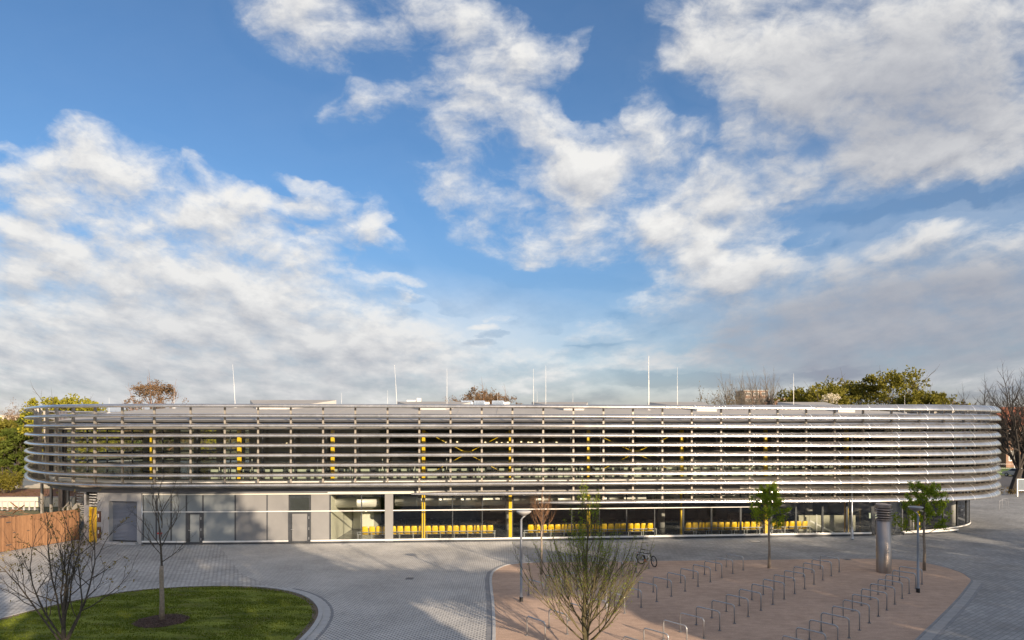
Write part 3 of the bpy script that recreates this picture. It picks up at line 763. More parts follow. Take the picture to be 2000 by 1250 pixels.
# roof seams
for k in range(1, 18):
    x = -30 + k * 3.2
    pts = [(x, y, roof_z(x, y) + 0.012) for y in (54, 57, 60, 63, 66)]
    mb = MB()
    for a, b in zip(pts, pts[1:]): mb.beam(a, b, 0.05, 0.03)
    mb.build('roof_seam', M['roof'], rf)

# upper windows: panes and mullions
bays = [s for s in post_s]
up_in = 1.5
front_bays = [(a, b) for a, b in zip(bays, bays[1:]) if a < 52]
back_bays = [(a, b) for a, b in zip(bays, bays[1:]) if a >= 52]
bb = [(back_bays[i][0], back_bays[min(i + 1, len(back_bays) - 1)][1]) for i in range(0, len(back_bays), 2)]
for a, b in front_bays + bb + [(bays[-1], bays[0] + LTOT)]:
    mb = MB(); n = 2 if b - a < 3 else 3
    ss = [a + (b - a) * k / n for k in range(n + 1)]
    mb.strip([P3(s, up_in, 4.66) for s in ss], [P3(s, up_in, 8.39) for s in ss])
    w = mb.build('window', M['glass_up'], BLD)
    fr = MB(); p, t = cur(a, up_in - 0.02); ang = atan2(t.y, t.x)
    fr.box((p.x, p.y, 6.53), (0.055, 0.12, 3.72), ang)
    for z in (4.70, 8.34): 
        for s1, s2 in zip(ss, ss[1:]): fr.beam(P3(s1, up_in, z), P3(s2, up_in, z), 0.07, 0.06)
    f_ = fr.build('frame', M['dark_metal'], w)
# handrail and low glazed screens inside the upper storey
mb = MB()
for s1 in [k * 1.2 for k in range(-38, 33)]:
    mb.beam(P3(s1, 2.0, 5.92), P3(s1 + 1.2, 2.0, 5.92), 0.05, 0.05)
    if int(s1 / 1.2) % 2 == 0: mb.beam(P3(s1, 2.0, 4.56), P3(s1, 2.0, 6.15 if int(s1 / 1.2) % 4 == 0 else 5.92), 0.04, 0.04)
mb.build('handrail', M['white_metal'], BLD)
mb = MB(); band(mb, 2.35, 4.58, 2.35, 5.38, s_px(380), 37)
mb.build('low_screen', M['balu'], BLD)
rnd = random.Random(3); mb = MB()
for k in range(60):
    s = s_px(390) + k * 0.93 + rnd.uniform(-.3, .3)
    if s > 36: break
    p, t = cur(s, 2.1); w = rnd.choice((0.1, 0.12, 0.2, 0.35)); mb.box((p.x, p.y, 4.58 + 0.41), (w, 0.15, 0.8 + rnd.uniform(0, .2)), atan2(t.y, t.x))
mb.build('radiator_bracket', M['dark_metal'], BLD)
# yellow columns through both storeys
COLPX = [295, 466, 649, 827, 997, 1150, 1333, 1497, 1655, 1795]
col_s = [s_px(px, 1.85) for px in COLPX]
for i, s in enumerate(col_s):
    p, t = cur(s, 2.0); ang = atan2(t.y, t.x); mb = MB()
    z0 = 0.02 if i >= 3 else 4.58
    zz = [(z0, 3.69), (4.58, 8.5)] if i >= 3 else [(4.58, 8.5)]
    for a, b in zz:
        hgt = b - a
        for q in (-0.11, 0.11):
            mb.box((p.x - sin(ang) * q, p.y + cos(ang) * q, (a + b) / 2), (0.24, 0.025, hgt), ang)
        mb.box((p.x, p.y, (a + b) / 2), (0.03, 0.195, hgt), ang)
    mb.build('column', M['yellow'], BLD)
# X braces with a plate at the crossing
def brace(i):
    a, b = col_s[i], col_s[i + 1]; m_ = (a + b) / 2; mb = MB()
    c = Vector(P3(m_, 2.0, 6.55)); A = [Vector(P3(a, 2.0, 8.25)), Vector(P3(b, 2.0, 8.25)), Vector(P3(a, 2.0, 4.75)), Vector(P3(b, 2.0, 4.75))]
    for e in A:
        d = (c - e).normalized(); mb.tube([e, c - d * 0.35], 0.02, 8)
    ux = (A[1] - A[0]).normalized(); uy = Vector((-ux.y, ux.x, 0)); uz = Vector((0, 0, 1))
    out = [(-.56, .30), (-.30, .20), (0, .17), (.30, .20), (.56, .30), (.30, 0), (.5, -.29), (.28, -.24), (-.28, -.24), (-.5, -.29), (-.30, 0)]
    n = len(mb.v)
    for sgn in (-.03, .03):
        for (x, z) in out: mb.v.append(tuple(c + ux * x + uz * z + uy * sgn))
    K = len(out)
    mb.face(tuple(n + k for k in range(K))); mb.face(tuple(n + K + k for k in reversed(range(K))))
    for k in range(K): mb.face((n + k, n + (k + 1) % K, n + K + (k + 1) % K, n + K + k))
    mb.build('cross_brace', M['yellow'], BLD)
brace(3); brace(5)
# roof beams seen inside
for i in range(10):
    s = col_s[i]; mb = MB(); mb.beam(P3(s, 2.2, 8.40), P3(s, 9.0, 8.50), 0.14, 0.22); mb.build('roof_beam', M['yellow'], BLD)
# rooms in the middle of the upper storey and small warm lamps
def core(name, x0, x1, y0, y1, z0, z1, m):
    mb = MB(); mb.box(((x0 + x1) / 2, (y0 + y1) / 2, (z0 + z1) / 2), (x1 - x0, y1 - y0, z1 - z0)); mb.build(name, m, BLD)
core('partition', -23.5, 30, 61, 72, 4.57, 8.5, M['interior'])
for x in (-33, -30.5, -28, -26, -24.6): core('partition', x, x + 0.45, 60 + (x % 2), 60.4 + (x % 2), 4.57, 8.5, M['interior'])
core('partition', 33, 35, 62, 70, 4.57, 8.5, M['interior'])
ml = bpy.data.materials.new('warm_lamp'); ml.use_nodes = True; b_ = ml.node_tree.nodes['Principled BSDF']
b_.inputs['Emission Color'].default_value = rgb(1.0, 0.72, 0.4); b_.inputs['Emission Strength'].default_value = 1.6
mb = MB()
for px, py in ((871,864),(893,863),(948,864),(970,864),(980,865),(992,864),(1012,866),(1018,863),(1032,864),(1036,865),(1039,864),(1054,864),(1087,864),(590,1000),(1200,866),(560,866)):
    c = at(px, py, 60.8)
    if py > 900: c = at(px + 125, 998, 55)
    mb = MB(); mb.lathe((c[0], c[1], c[2] - 0.05), [(0.0, -0.01), (0.07, 0.0), (0.09, 0.05), (0.05, 0.1), (0.0, 0.11)], 10); mb.build('ceiling_lamp', ml, BLD)

# ---------------------------------------------------------------- ground floor
GI = 1.2
def wall_px(name, x0, x1, z0, z1, m, inset=GI, off=0.0, thick=0.08, parent=BLD):
    a = s_px(x0, inset); b = s_px(x1, inset); n = max(1, int((b - a) / 1.0)); mb = MB()
    for k in range(n):
        s1 = a + (b - a) * k / n; s2 = a + (b - a) * (k + 1) / n
        mb.beam(P3(s1, inset + off, (z0 + z1) / 2), P3(s2, inset + off, (z0 + z1) / 2), thick, z1 - z0)
    return mb.build(name, m, parent)
def zy(py, Y=49.8): return H - (py - HOR) * Y / F
# concrete bay with roller shutter, at far left
wall_px('wall', 190, 213, 0.0, 3.70, M['concrete'])
wall_px('wall', 268.5, 278.5, 0.0, 3.70, M['concrete'])
wall_px('wall', 213, 268.5, 3.12, 3.70, M['concrete'])
wall_px('door_step', 205, 270, 0.0, 0.16, M['kerb'], off=-0.12, thick=0.35)
sh = MB(); a, b = s_px(213, GI), s_px(268.5, GI)
for k in range(30):
    z = 0.17 + k * 0.0985
    A = Vector(P3(a, GI + 0.34, z)); B = Vector(P3(b, GI + 0.34, z)); mA = Vector(P3(a, GI + 0.30, z + 0.045)); mB_ = Vector(P3(b, GI + 0.30, z + 0.045))
    C1 = Vector(P3(a, GI + 0.34, z + 0.09)); C2 = Vector(P3(b, GI + 0.34, z + 0.09)); E1 = Vector(P3(a, GI + 0.36, z + 0.0985)); E2 = Vector(P3(b, GI + 0.36, z + 0.0985))
    sh.quad(A, B, mB_, mA); sh.quad(mA, mB_, C2, C1); sh.quad(C1, C2, E2, E1)
shd = sh.build('roller_shutter', M['shutter'], BLD)
rv = MB()
for s in (a, b): rv.beam(P3(s, GI - 0.03, 1.65), P3(s, GI + 0.38, 1.65), 0.05, 3.0)
rv.beam(P3(a, GI + 0.17, 3.14), P3(b, GI + 0.17, 3.14), 0.42, 0.05); rv.build('reveal', M['concrete'], BLD)
for z0, z1 in ((1.55, 2.35), (0.35, 1.18)):
    o = wall_px('control_box', 192.5, 198, z0, z1, mat('brown_box', (0.10, 0.045, 0.03), 0.4), off=-0.06, thick=0.12)
    o2 = wall_px('label_plate', 194.3, 196, z0 + 0.35, z0 + 0.6, M['white_metal'], off=-0.13, thick=0.02, parent=o)
# yellow frame door + return wall
yf = MB()
a, b = s_px(175.5, GI), s_px(190, GI)
yf.beam(P3(a, GI, 1.25), P3(a + 0.10, GI, 1.25), 0.14, 2.5); yf.beam(P3(b - 0.12, GI, 1.25), P3(b - 0.02, GI, 1.25), 0.14, 2.5); yf.beam(P3(a, GI, 2.55), P3(b, GI, 2.55), 0.14, 0.12)
yd = yf.build('yellow_door_frame', M['yellow'], BLD)
wall_px('door_leaf', 177, 189, 0.05, 2.5, mat('ochre_door', (0.62, 0.36, 0.05), 0.5), off=0.05, thick=0.04, parent=yd)
mb = MB()
for k in range(5):
    z = 2.75 + k * 0.2; mb.beam(P3(a, GI, z), P3(b, GI, z), 0.1, 0.06)
mb.build('vent_slats', M['white_metal'], BLD)
wall_px('wall', 161, 175.5, 0.0, 2.7, M['concrete'], off=0.15)
pA = P3(s_px(161, GI), GI + 0.15, 0); mb = MB(); mb.box((pA[0] + 0.05, pA[1] + 6, 1.85), (0.16, 12, 3.7)); mb.build('side_wall', M['concrete'], BLD)
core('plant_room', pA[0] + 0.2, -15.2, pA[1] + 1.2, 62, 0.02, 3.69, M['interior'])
# downpipe between shutter bay and panels
p = P3(s_px(277.5, 1.1), 1.1, 0); MB().tube([(p[0], p[1], 0.02), (p[0], p[1], 3.75)], 0.055, 10).build('downpipe', M['galv'], BLD, smooth=True)
# panel fields
TR = 2.35
fields = [(280,306),(306,335),(335,365),(397,460),(460,522),(522,564),(607,644)]
for x0, x1 in fields:
    m = M['frosted'] if x1 < 470 else M['panel']
    if x0 == 607 or x0 == 522: wall_px('wall_panel', x0 + 0.6, x1 - 0.4, 0.28, 3.60, m)
    else:
        wall_px('wall_panel', x0 + 0.7, x1 - 0.7, 0.28, TR - 0.02, m); wall_px('wall_panel', x0 + 0.7, x1 - 0.7, TR + 0.07, 3.60, m)
wall_px('wall_panel', 365.7, 396.3, TR + 0.07, 3.60, M['frosted'])
for x in (280, 306, 335, 364.6, 397, 460, 522, 645):
    wall_px('mullion', x - 1.3, x + 1.3, 0.15, 3.62, M['dark_metal'], off=0.0, thick=0.13 if x != 522 else 0.09)
wall_px('backing', 279, 644, 0.05, 3.66, M['dark_metal'], off=0.12, thick=0.05)
# sills, transom, head
for x0, x1 in ((279, 365), (397.5, 564), (607.5, 1700), (1764, 1868)):
    wall_px('sill', x0, x1, 0.16, 0.27, M['white_metal'], off=-0.10, thick=0.14)
    wall_px('plinth', x0, x1, 0.0, 0.155, M['dark_metal'], off=-0.02, thick=0.12)
wall_px('transom', 279, 1000, TR - 0.01, TR + 0.06, M['white_metal'], off=-0.085, thick=0.08)
wall_px('transom', 1000, 1480, TR - 0.01, TR + 0.06, M['white_metal'], off=-0.085, thick=0.08)
wall_px('head_rail', 279, 820, 3.60, 3.69, M['cream'], off=-0.05, thick=0.12)
# doors
def leaf_door(x0, x1, ztop, leafm, has_top=None):
    f = MB()
    for xx in (x0, x1): 
        s = s_px(xx, GI); f.beam(P3(s, GI - 0.06, ztop / 2), P3(s + (0.12 if xx == x0 else -0.12), GI - 0.06, ztop / 2), 0.12, ztop)
    s0, s1 = s_px(x0, GI), s_px(x1, GI)
    f.beam(P3(s0, GI - 0.06, ztop - 0.06), P3(s1, GI - 0.06, ztop - 0.06), 0.12, 0.14)
    d = f.build('door', M['dark_metal'], BLD)
    wall_px('leaf', x0 + 7, x1 - 7, 0.18, ztop - 0.16, leafm, off=-0.04, thick=0.05, parent=d)
    sf = MB(); 
    for xx in (x0 + 3.2, x1 - 7):
        s = s_px(xx, GI); sf.beam(P3(s, GI - 0.05, ztop / 2), P3(s + 0.11, GI - 0.05, ztop / 2), 0.07, ztop - 0.05)
    sf.beam(P3(s0 + .1, GI - 0.05, 0.12), P3(s1 - .1, GI - 0.05, 0.12), 0.06, 0.14)
    o = sf.build('stile', M['dark_metal'], d)
    hd = MB(); s = s_px(x0 + 5.5, GI); hd.beam(P3(s, GI - 0.16, 1.05), P3(s + 0.16, GI - 0.16, 1.05), 0.03, 0.03); hd.beam(P3(s, GI - 0.16, 1.05), P3(s, GI - 0.08, 1.05), 0.03, 0.03)
    for z in (0.4, 1.1, 1.9): hd.beam(P3(s_px(x1 - 3.5, GI), GI - 0.14, z - 0.09), P3(s_px(x1 - 3.5, GI), GI - 0.14, z + 0.09), 0.04, 0.04)
    o = hd.build('handle', M['galv'], d)
    return d
leaf_door(365, 397.5, TR, M['frosted'])
leaf_door(564, 607.5, TR, M['panel'])
wall_px('window', 567, 604.5, TR + 0.10, 3.56, M['glass'], off=-0.03, thick=0.02)
# ground-floor glazing, bay by bay
GX = [645, 706, 752]
MX = [768, 827, 884, 942, 1001, 1061, 1117, 1171, 1224, 1279, 1335, 1390, 1447, 1507, 1555, 1607, 1655, 1704]
def glaze(x0, x1, z1=3.6):
    w = wall_px('window', x0 + 0.5, x1 - 0.5, 0.27, z1, M['glass'], thick=0.02)
    return w
glaze(645, 706); glaze(706, 752)
wall_px('pier', 752, 768, 0.1, 3.62, M['panel'], off=-0.03, thick=0.2)
for x0, x1 in zip(MX, MX[1:]): glaze(x0, x1)
for x in [706] + MX[1:]: wall_px('mullion', x - (0.9 if x < 1300 else 1.8), x + (0.9 if x < 1300 else 1.8), 0.16, 3.66, M['dark_metal'], off=0.06, thick=0.10)
# entrance: dark bay with glass doors, then the curved glazing to the right end
wall_px('entrance_frame', 1704, 1768, 2.95, 3.66, M['dark_metal'], thick=0.1)
for x0, x1 in ((1706, 1734), (1736, 1764)):
    d = wall_px('entrance_door', x0, x1, 0.06, 2.9, M['glass'], off=0.05, thick=0.03)
    wall_px('stile', x0, x0 + 2.2, 0.05, 2.9, M['dark_metal'], off=0.05, thick=0.07, parent=d); wall_px('stile', x1 - 2.2, x1, 0.05, 2.9, M['dark_metal'], off=0.05, thick=0.07, parent=d)
def ring_pane(s0, s1, name='window'):
    mb = MB(); ss = [s0 + (s1 - s0) * k / 3 for k in range(4)]
    mb.strip([P3(s, gin(s), 0.27) for s in ss], [P3(s, gin(s), 3.66) for s in ss]); w = mb.build(name, M['glass'], BLD)
    f = MB(); p, t = cur(s0, gin(s0)); f.box((p.x, p.y, 1.95), (0.08, 0.14, 3.4), atan2(t.y, t.x))
    for z, hh in ((0.2, 0.12), (3.62, 0.08)):
        for a_, b_ in zip(ss, ss[1:]): f.beam(P3(a_, gin(a_) - 0.03, z), P3(b_, gin(b_) - 0.03, z), 0.16, hh)
    o = f.build('frame', M['dark_metal'], w)
    g_ = MB()
    for a_, b_ in zip(ss, ss[1:]): g_.beam(P3(a_, gin(a_) - 0.13, 0.2), P3(b_, gin(b_) - 0.13, 0.2), 0.05, 0.10)
    o = g_.build('sill', M['white_metal'], w)
s = s_px(1766, 1.25)
while s < 75: ring_pane(s, min(s + 2.55, 75.2)); s += 2.55
# back of the ground floor
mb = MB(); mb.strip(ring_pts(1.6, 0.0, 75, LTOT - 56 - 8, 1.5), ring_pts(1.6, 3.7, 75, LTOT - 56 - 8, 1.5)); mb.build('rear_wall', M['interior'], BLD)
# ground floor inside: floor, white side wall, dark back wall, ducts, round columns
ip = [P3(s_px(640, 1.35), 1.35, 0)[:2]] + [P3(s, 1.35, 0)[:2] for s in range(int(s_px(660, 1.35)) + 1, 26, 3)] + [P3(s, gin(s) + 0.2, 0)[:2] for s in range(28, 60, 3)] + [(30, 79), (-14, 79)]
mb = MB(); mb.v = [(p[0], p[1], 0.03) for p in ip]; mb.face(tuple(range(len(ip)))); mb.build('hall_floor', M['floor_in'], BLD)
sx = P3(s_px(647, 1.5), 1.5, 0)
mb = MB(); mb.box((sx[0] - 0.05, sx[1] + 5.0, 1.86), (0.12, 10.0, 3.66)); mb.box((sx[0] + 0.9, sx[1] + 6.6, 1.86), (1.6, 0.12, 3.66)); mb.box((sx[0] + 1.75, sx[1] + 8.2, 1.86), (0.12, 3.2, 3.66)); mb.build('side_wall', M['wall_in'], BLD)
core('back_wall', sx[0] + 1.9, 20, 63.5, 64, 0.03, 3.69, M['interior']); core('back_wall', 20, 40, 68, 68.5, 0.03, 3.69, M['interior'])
def duct(px0, px1, py, r, Y):
    a = at(px0, py, Y); b = at(px1, py, Y + 0.08 * (at(px1, py, Y)[0] - a[0])); mb = MB(); n = max(2, int((b[0] - a[0]) / 1.6)); pts = []; rr = []
    b = (b[0], b[1], a[2])
    for k in range(n + 1):
        t = k / n; q = [a[i] + (b[i] - a[i]) * t for i in range(3)]
        if 0 < k < n:
            pts += [(q[0] - .05, q[1], q[2]), (q[0] - .05, q[1], q[2]), (q[0] + .05, q[1], q[2]), (q[0] + .05, q[1], q[2])]; rr += [r, r + .02, r + .02, r]
        else: pts.append(q); rr.append(r)
    mb.tube(pts, rr, 20); mb.build('air_duct', M['duct'], BLD, smooth=True)
duct(656, 742, 981, 0.40, 52.0); duct(772, 986, 978.5, 0.40, 52.5); duct(1003, 1260, 975, 0.36, 53.6); duct(1275, 1620, 973, 0.33, 55.2)
for px, Y in ((994, 56.5), (1292, 58), (1580, 58), (1745, 60), (1778, 58.5), (1860, 61)):
    c = at(px, 900, Y); MB().tube([(c[0], c[1], 0.03), (c[0], c[1], 3.69)], 0.28, 18).build('round_column', M['concrete'], BLD, smooth=True)
# counter, low wall and sign inside at the right
c = at(1615, 1000, 55.5); mb = MB(); mb.box((c[0], c[1], 0.72), (4.6, 0.1, 1.3)); mb.build('counter', mat('pale_counter', (0.42, 0.41, 0.33), 0.3), BLD)
mb = MB(); mb.beam(at(1582, 1017, 54.6), at(1655, 1054, 54.6), 0.08, 0.12); mb.beam(at(1595, 1005, 54.6), at(1595, 1047, 54.6), 0.07, 0.07); mb.build('stair_rail', M['white_metal'], BLD)
c = at(1706, 1007, 55); mb = MB(); mb.box(c, (0.75, 0.08, 0.42)); mb.build('hanging_sign', mat('pale_green_sign', (0.45, 0.55, 0.48), 0.4), BLD)
# external downpipe in front of the glass, running up through the louvers
q = at(1664, 1050, 51.9); mb = MB(); mb.tube([(q[0], q[1], 0.0), (q[0], q[1], 3.1), (q[0], q[1], 3.12), (q[0], q[1], 7.9)], [0.05, 0.05, 0.012, 0.012], 10); mb.tube([(q[0], q[1], 0.0), (q[0], q[1], 0.12), (q[0], q[1], 0.12), (q[0], q[1], 0.75), (q[0], q[1], 0.75), (q[0], q[1], 0.95)], [0.13, 0.13, 0.10, 0.10, 0.075, 0.075], 12)
mb.build('downpipe', M['galv'], BLD, smooth=True)
# flues at the left end
for px, Y, r in ((122, 57, 0.16), (117, 57.6, 0.12), (128, 58, 0.11)):
    c = at(px, 800, Y); MB().tube([(c[0], c[1], 0), (c[0], c[1], 9.85)], r, 14).build('flue_pipe', M['steel'], BLD, smooth=True)
# outside stair under the left end
st = MB(); A = Vector(at(108, 1010, 54.5)); B = Vector(at(186, 955, 54.0)); A.z = 0.3; B.z = 4.0
st.beam(A, B, 0.08, 0.32); A2 = A + Vector((0.5, 1.6, 0)); B2 = B + Vector((0.5, 1.6, 0)); st.beam(A2, B2, 0.08, 0.32)
sta = st.build('outside_stair', M['post'], BLD)
tr = MB()
for k in range(19):
    t = (k + 0.5) / 19; c = (A + (B - A) * t + A2 + (B2 - A2) * t) / 2; tr.box((c.x, c.y, c.z + 0.1), (0.34, 1.5, 0.05), 0.0)
o = tr.build('tread', M['white_metal'], sta)
rl = MB()
for (P_, Q_) in ((A, B), (A2, B2)):
    rl.beam(P_ + Vector((0, 0, 1)), Q_ + Vector((0, 0, 1)), 0.05, 0.05)
    for k in range(6):
        t = k / 5; c = P_ + (Q_ - P_) * t; rl.beam(c, c + Vector((0, 0, 1)), 0.04, 0.04)
o = rl.build('handrail', M['post'], sta)
sl = MB()
for k in range(9):
    z = 2.2 + 0.22 * k; sl.beam(at(150, 900, 57)[:2] + (z,), at(210, 900, 57)[:2] + (z,), 0.04, 0.09)
sl.build('slat_screen', M['white_metal'], BLD)
for px in (82, 100, 133):
    c = at(px, 900, 55.0 if px != 100 else 57.5); MB().beam((c[0], c[1], 0), (c[0], c[1], 4.3), 0.16, 0.16).build('support_post', M['post'], BLD)

# ---------------------------------------------------------------- things on the roof
def hood(px0, px1, Y0, Y1, z1, label, lean=0.6):
    a = at(px0, 800, Y0); b = at(px1, 800, Y0); x0, x1 = a[0], b[0]
    e = empty('skylight', ((x0 + x1) / 2, Y0, roof_z((x0 + x1) / 2, Y0 + 1) - 0.2), label, 'skylight', 'slanted skylights on the roof')
    zb = e.location.z; mb = MB(); n = len(mb.v)
    w = x1 - x0
    P_ = [(x0 + w * .35, Y0, zb), (x1, Y0, zb), (x1, Y0, zb + 0.28), (x0 + w * .35, Y0, zb + 0.28), (x0 - w * lean, Y1, zb + .5), (x1 + w * .5, Y1, zb + .5), (x1 + w * .5, Y1, z1), (x0 - w * lean, Y1, z1)]
    mb.v += P_
    for f in ((0, 1, 2, 3), (1, 5, 6, 2), (5, 4, 7, 6), (4, 0, 3, 7)): mb.face(f)
    mb.build('kerb', M['roofwhite'], e); g_ = MB(); g_.quad(*[(p[0], p[1], p[2] + 0.01) for p in (P_[3], P_[2], P_[6], P_[7])]); g_.build('glazing', M['roof'], e)
hood(468, 560, 57.5, 66, 11.15, 'slanted white skylight box at the left of the roof')
hood(790, 870, 57.5, 66, 11.0, 'slanted white skylight box left of the roof plant')
hood(1080, 1140, 57.5, 66, 10.95, 'slanted white skylight box just left of the tallest mast')
hood(1340, 1400, 57.5, 66, 10.95, 'slanted white skylight box right of the tallest mast')
hood(1620, 1670, 58.0, 66, 10.95, 'slanted white skylight box near the flowering tree')
PL = mat('blue_grey_plant_casing', (0.42, 0.50, 0.62), 0.3, 0.6, 0.05)
for k, (px, wd, lab) in enumerate(((912, 1.0, 'small blue grey air unit, leftmost on the roof'), (937, 1.0, 'small blue grey air unit, second from left on the roof'), (973, 1.15, 'wider blue grey air unit, third from left on the roof'))):
    c = at(px, 800, 66); e = empty('air_unit', (c[0], 66, 10.35), lab, 'air unit', 'air units on the roof')
    MB().box((c[0], 66, 10.72), (wd, 1.2, 0.72)).build('casing', PL, e)
    mb = MB(); mb.box((c[0] + wd * .7, 66.1, 10.66), (wd * 0.5, 0.9, 0.60)); mb.build('duct', M['white_metal'], e)
    mb = MB()
    for q in range(5): mb.box((c[0], 65.385, 10.46 + q * .12), (wd * 0.8, 0.02, 0.03))
    mb.build('grille', M['dark_metal'], e)
c = at(862, 800, 65.5); e = empty('duct_box', (c[0], 65.5, 10.35), 'low white rooftop duct with dark end openings', 'roof duct')
MB().box((c[0], 65.5, 10.66), (3.0, 0.8, 0.46)).build('casing', M['roofwhite'], e)
MB().box((c[0] - 1.1, 65.09, 10.66), (0.25, 0.03, 0.34)).box((c[0] + 1.3, 65.09, 10.66), (0.25, 0.03, 0.34)).build('opening', M['dark_metal'], e)
c = at(810, 800, 68); e = empty('roof_cabinet', (c[0], 68, 10.4), 'small white cabinet standing at the roof ridge', 'cabinet')
MB().box((c[0] - 0.3, 68, 10.95), (0.9, 0.6, 0.55)).box((c[0] + 0.45, 68, 11.05), (0.4, 0.6, 0.75)).build('casing', M['white_metal'], e)
MASTS = [(457,712,60,'tall thin white mast above the left skylight, leaning slightly'),(773,712,61,'thin white mast left of the roof cabinet'),(873,720,60,'thin white mast rising beside the roof duct'),(1042,720,62,'thin white mast, left one of the close pair'),(1066,714,60,'thin white mast, right one of the close pair'),
 (1267,695,58,'tallest and thickest white mast on the roof'),(1323,718,60,'thin white mast just right of the tallest one'),(1550,730,60,'thin white mast before the olive trees'),(1767,771,61,'short pale mast near the right end of the roof'),(1815,786,62,'very short pale rod at the right end of the roof'),
 (340,760,60,'short white mast in front of the reddish tree'),(213,777,60,'short white mast by the yellow green tree'),(667,767,64,'short faint mast between left skylight and roof duct'),(757,762,66,'short faint mast just left of a taller one'),(926,770,66,'short mast behind the blue grey air units'),(972,765,66,'short mast in front of the budding reddish tree'),(1049,765,68,'short faint mast between the close pair'),(1119,767,66,'short faint mast above the middle skylight')]
for px, py, Y, lab in MASTS:
    c = at(px, py, Y); z0 = roof_z(c[0], Y) - 0.05; e = empty('lightning_rod', (c[0], Y, z0), lab, 'mast', 'thin masts on the roof')
    big = px == 1267; r = 0.035 if big else (0.017 if py < 735 else 0.011)
    lean = 0.12 if px in (457, 773) else 0.0
    zt = c[2]; mb = MB(); mb.tube([(c[0] + lean, Y, z0), (c[0], Y, z0 + (zt - z0) * .55), (c[0], Y, z0 + (zt - z0) * .56), (c[0] - lean, Y, zt)], [r * 1.3, r * 1.2, r * .8, r * .5], 6); mb.build('rod', M['white_metal'], e)
    MB().lathe((c[0] + lean, Y, z0 - 0.02), [(0.0, 0.12), (0.16, 0.12), (0.2, 0.0)], 10).build('foot', M['concrete'], e)

# beam seating behind the glass
def seat_row(px0, px1, lab):
    s0 = s_px(px0, GI + 1.0); s1 = s_px(px1, GI + 1.0); n = int((s1 - s0) / 0.515)
    c = P3((s0 + s1) / 2, GI + 1.0, 0.03); e = empty('beam_seating', c, lab, 'seat row', 'rows of yellow beam seats behind the glass')
    mb = MB(); k = s0 - 0.3
    while k < s1 + 0.1:
        k2 = min(k + 2, s1 + 0.15); mb.beam(P3(k, GI + 0.72, 0.66), P3(k2, GI + 0.72, 0.66), 0.05, 0.05); mb.beam(P3(k, GI + 1.2, 0.42), P3(k2, GI + 1.2, 0.42), 0.07, 0.07); k += 2
    mb.build('beam', M['galv'], e)
    k = s0 - 0.25
    while k < s1 + 0.2:
        MB().beam(P3(k, GI + 0.72, 0.03), P3(k, GI + 0.72, 0.64), 0.045, 0.045).beam(P3(k, GI + 1.2, 0.03), P3(k, GI + 1.2, 0.40), 0.05, 0.05).build('leg', M['galv'], e); k += 1.03
    for j in range(n):
        s = s0 + (j + .5) * (s1 - s0) / n; p, t = cur(s, GI + 1.0); nx, ny = -t.y, t.x
        # shell: rounded back nearest the glass, pan reaching inwards
        prof = [(-0.06, 1.06, .15), (-0.075, 1.03, .20), (-0.05, .85, .225), (-0.01, .62, .22), (0.03, .48, .215), (0.12, .43, .22), (0.42, .45, .22), (0.47, .42, .20), (0.48, .36, .19)]
        mb = MB(); m = 5
        for (d, z, w) in prof:
            for q in range(m):
                u = -1 + 2 * q / (m - 1); bow = 0.035 * (u * u)
                mb.v.append((p.x + nx * (d + bow) + t.x * w * u, p.y + ny * (d + bow) + t.y * w * u, z))
        for i in range(len(prof) - 1):
            for q in range(m - 1): mb.face((i * m + q, i * m + q + 1, (i + 1) * m + q + 1, (i + 1) * m + q))
        o = mb.build('seat', M['seat_yellow'], e, smooth=True)
        md = o.modifiers.new('thick', 'SOLIDIFY'); md.thickness = 0.02
seat_row(706, 964, 'yellow beam seats behind the glass left of the left lamp post')
seat_row(1030, 1276, 'yellow beam seats behind the glass behind the big budding tree')
seat_row(1338, 1578, 'yellow beam seats behind the glass at the small leafy tree')

# ------------------------------------------------------------------ cycle stands
def make_stand():
    e = empty('bicycle_stand', (0, 0, 0))
    L = 1.13; hh = 0.80; r = 0.12; pts = [(0, 0, -0.02), (0, 0, hh - r)]
    for k in range(1, 6): a = pi / 2 * k / 5; pts.append((r - r * cos(a), 0, hh - r + r * sin(a)))
    for k in range(0, 6): a = pi / 2 * k / 5; pts.append((L - r + r * sin(a), 0, hh - r + r * cos(a)))
    pts.append((L, 0, -0.02))
    MB().tube(pts, 0.029, 8).build('tube', M['galv'], e, smooth=True)
    for x in (0, L): MB().lathe((x, 0, 0.012), [(0.0, 0.012), (0.07, 0.010), (0.075, 0.0)], 12).build('foot_plate', M['kerb_dark'], e)
    return e
proto = make_stand(); used = False
ORD = ['first','second','third','fourth','fifth','sixth','seventh','eighth','ninth','tenth','eleventh','twelfth','thirteenth','fourteenth','fifteenth','sixteenth']
rows_ = [((8.24, 41.05), 8, 'bicycle row'), ((13.75, 40.6), 14, 'second row right of the bicycle'),
         ((19.2, 40.05), 16, 'row ending right of the leafy tree'), ((22.2, 36.96), 13, 'row beside the steel vent column')]
rs = random.Random(2)
for (x0, y0), n, rn in rows_:
    for k in range(n):
        x = x0 - 0.957 * k; y = y0 - 1.05 * k
        o = proto if not used else copy_tree(proto); used = True
        o.location = (x, y, 0.012); o.rotation_euler = (0, 0, atan2(0.87, -0.72) + rs.uniform(-.03, .03))
        if k == 0: lab = 'steel hoop stand nearest the hall, ' + rn
        elif k == n - 1: lab = 'steel hoop stand nearest the viewer, ' + rn
        else: lab = '%s steel hoop stand counted from the hall, %s' % (ORD[k], rn)
        tag(o, lab, 'bicycle stand', 'steel hoop bicycle stands on the gravel')

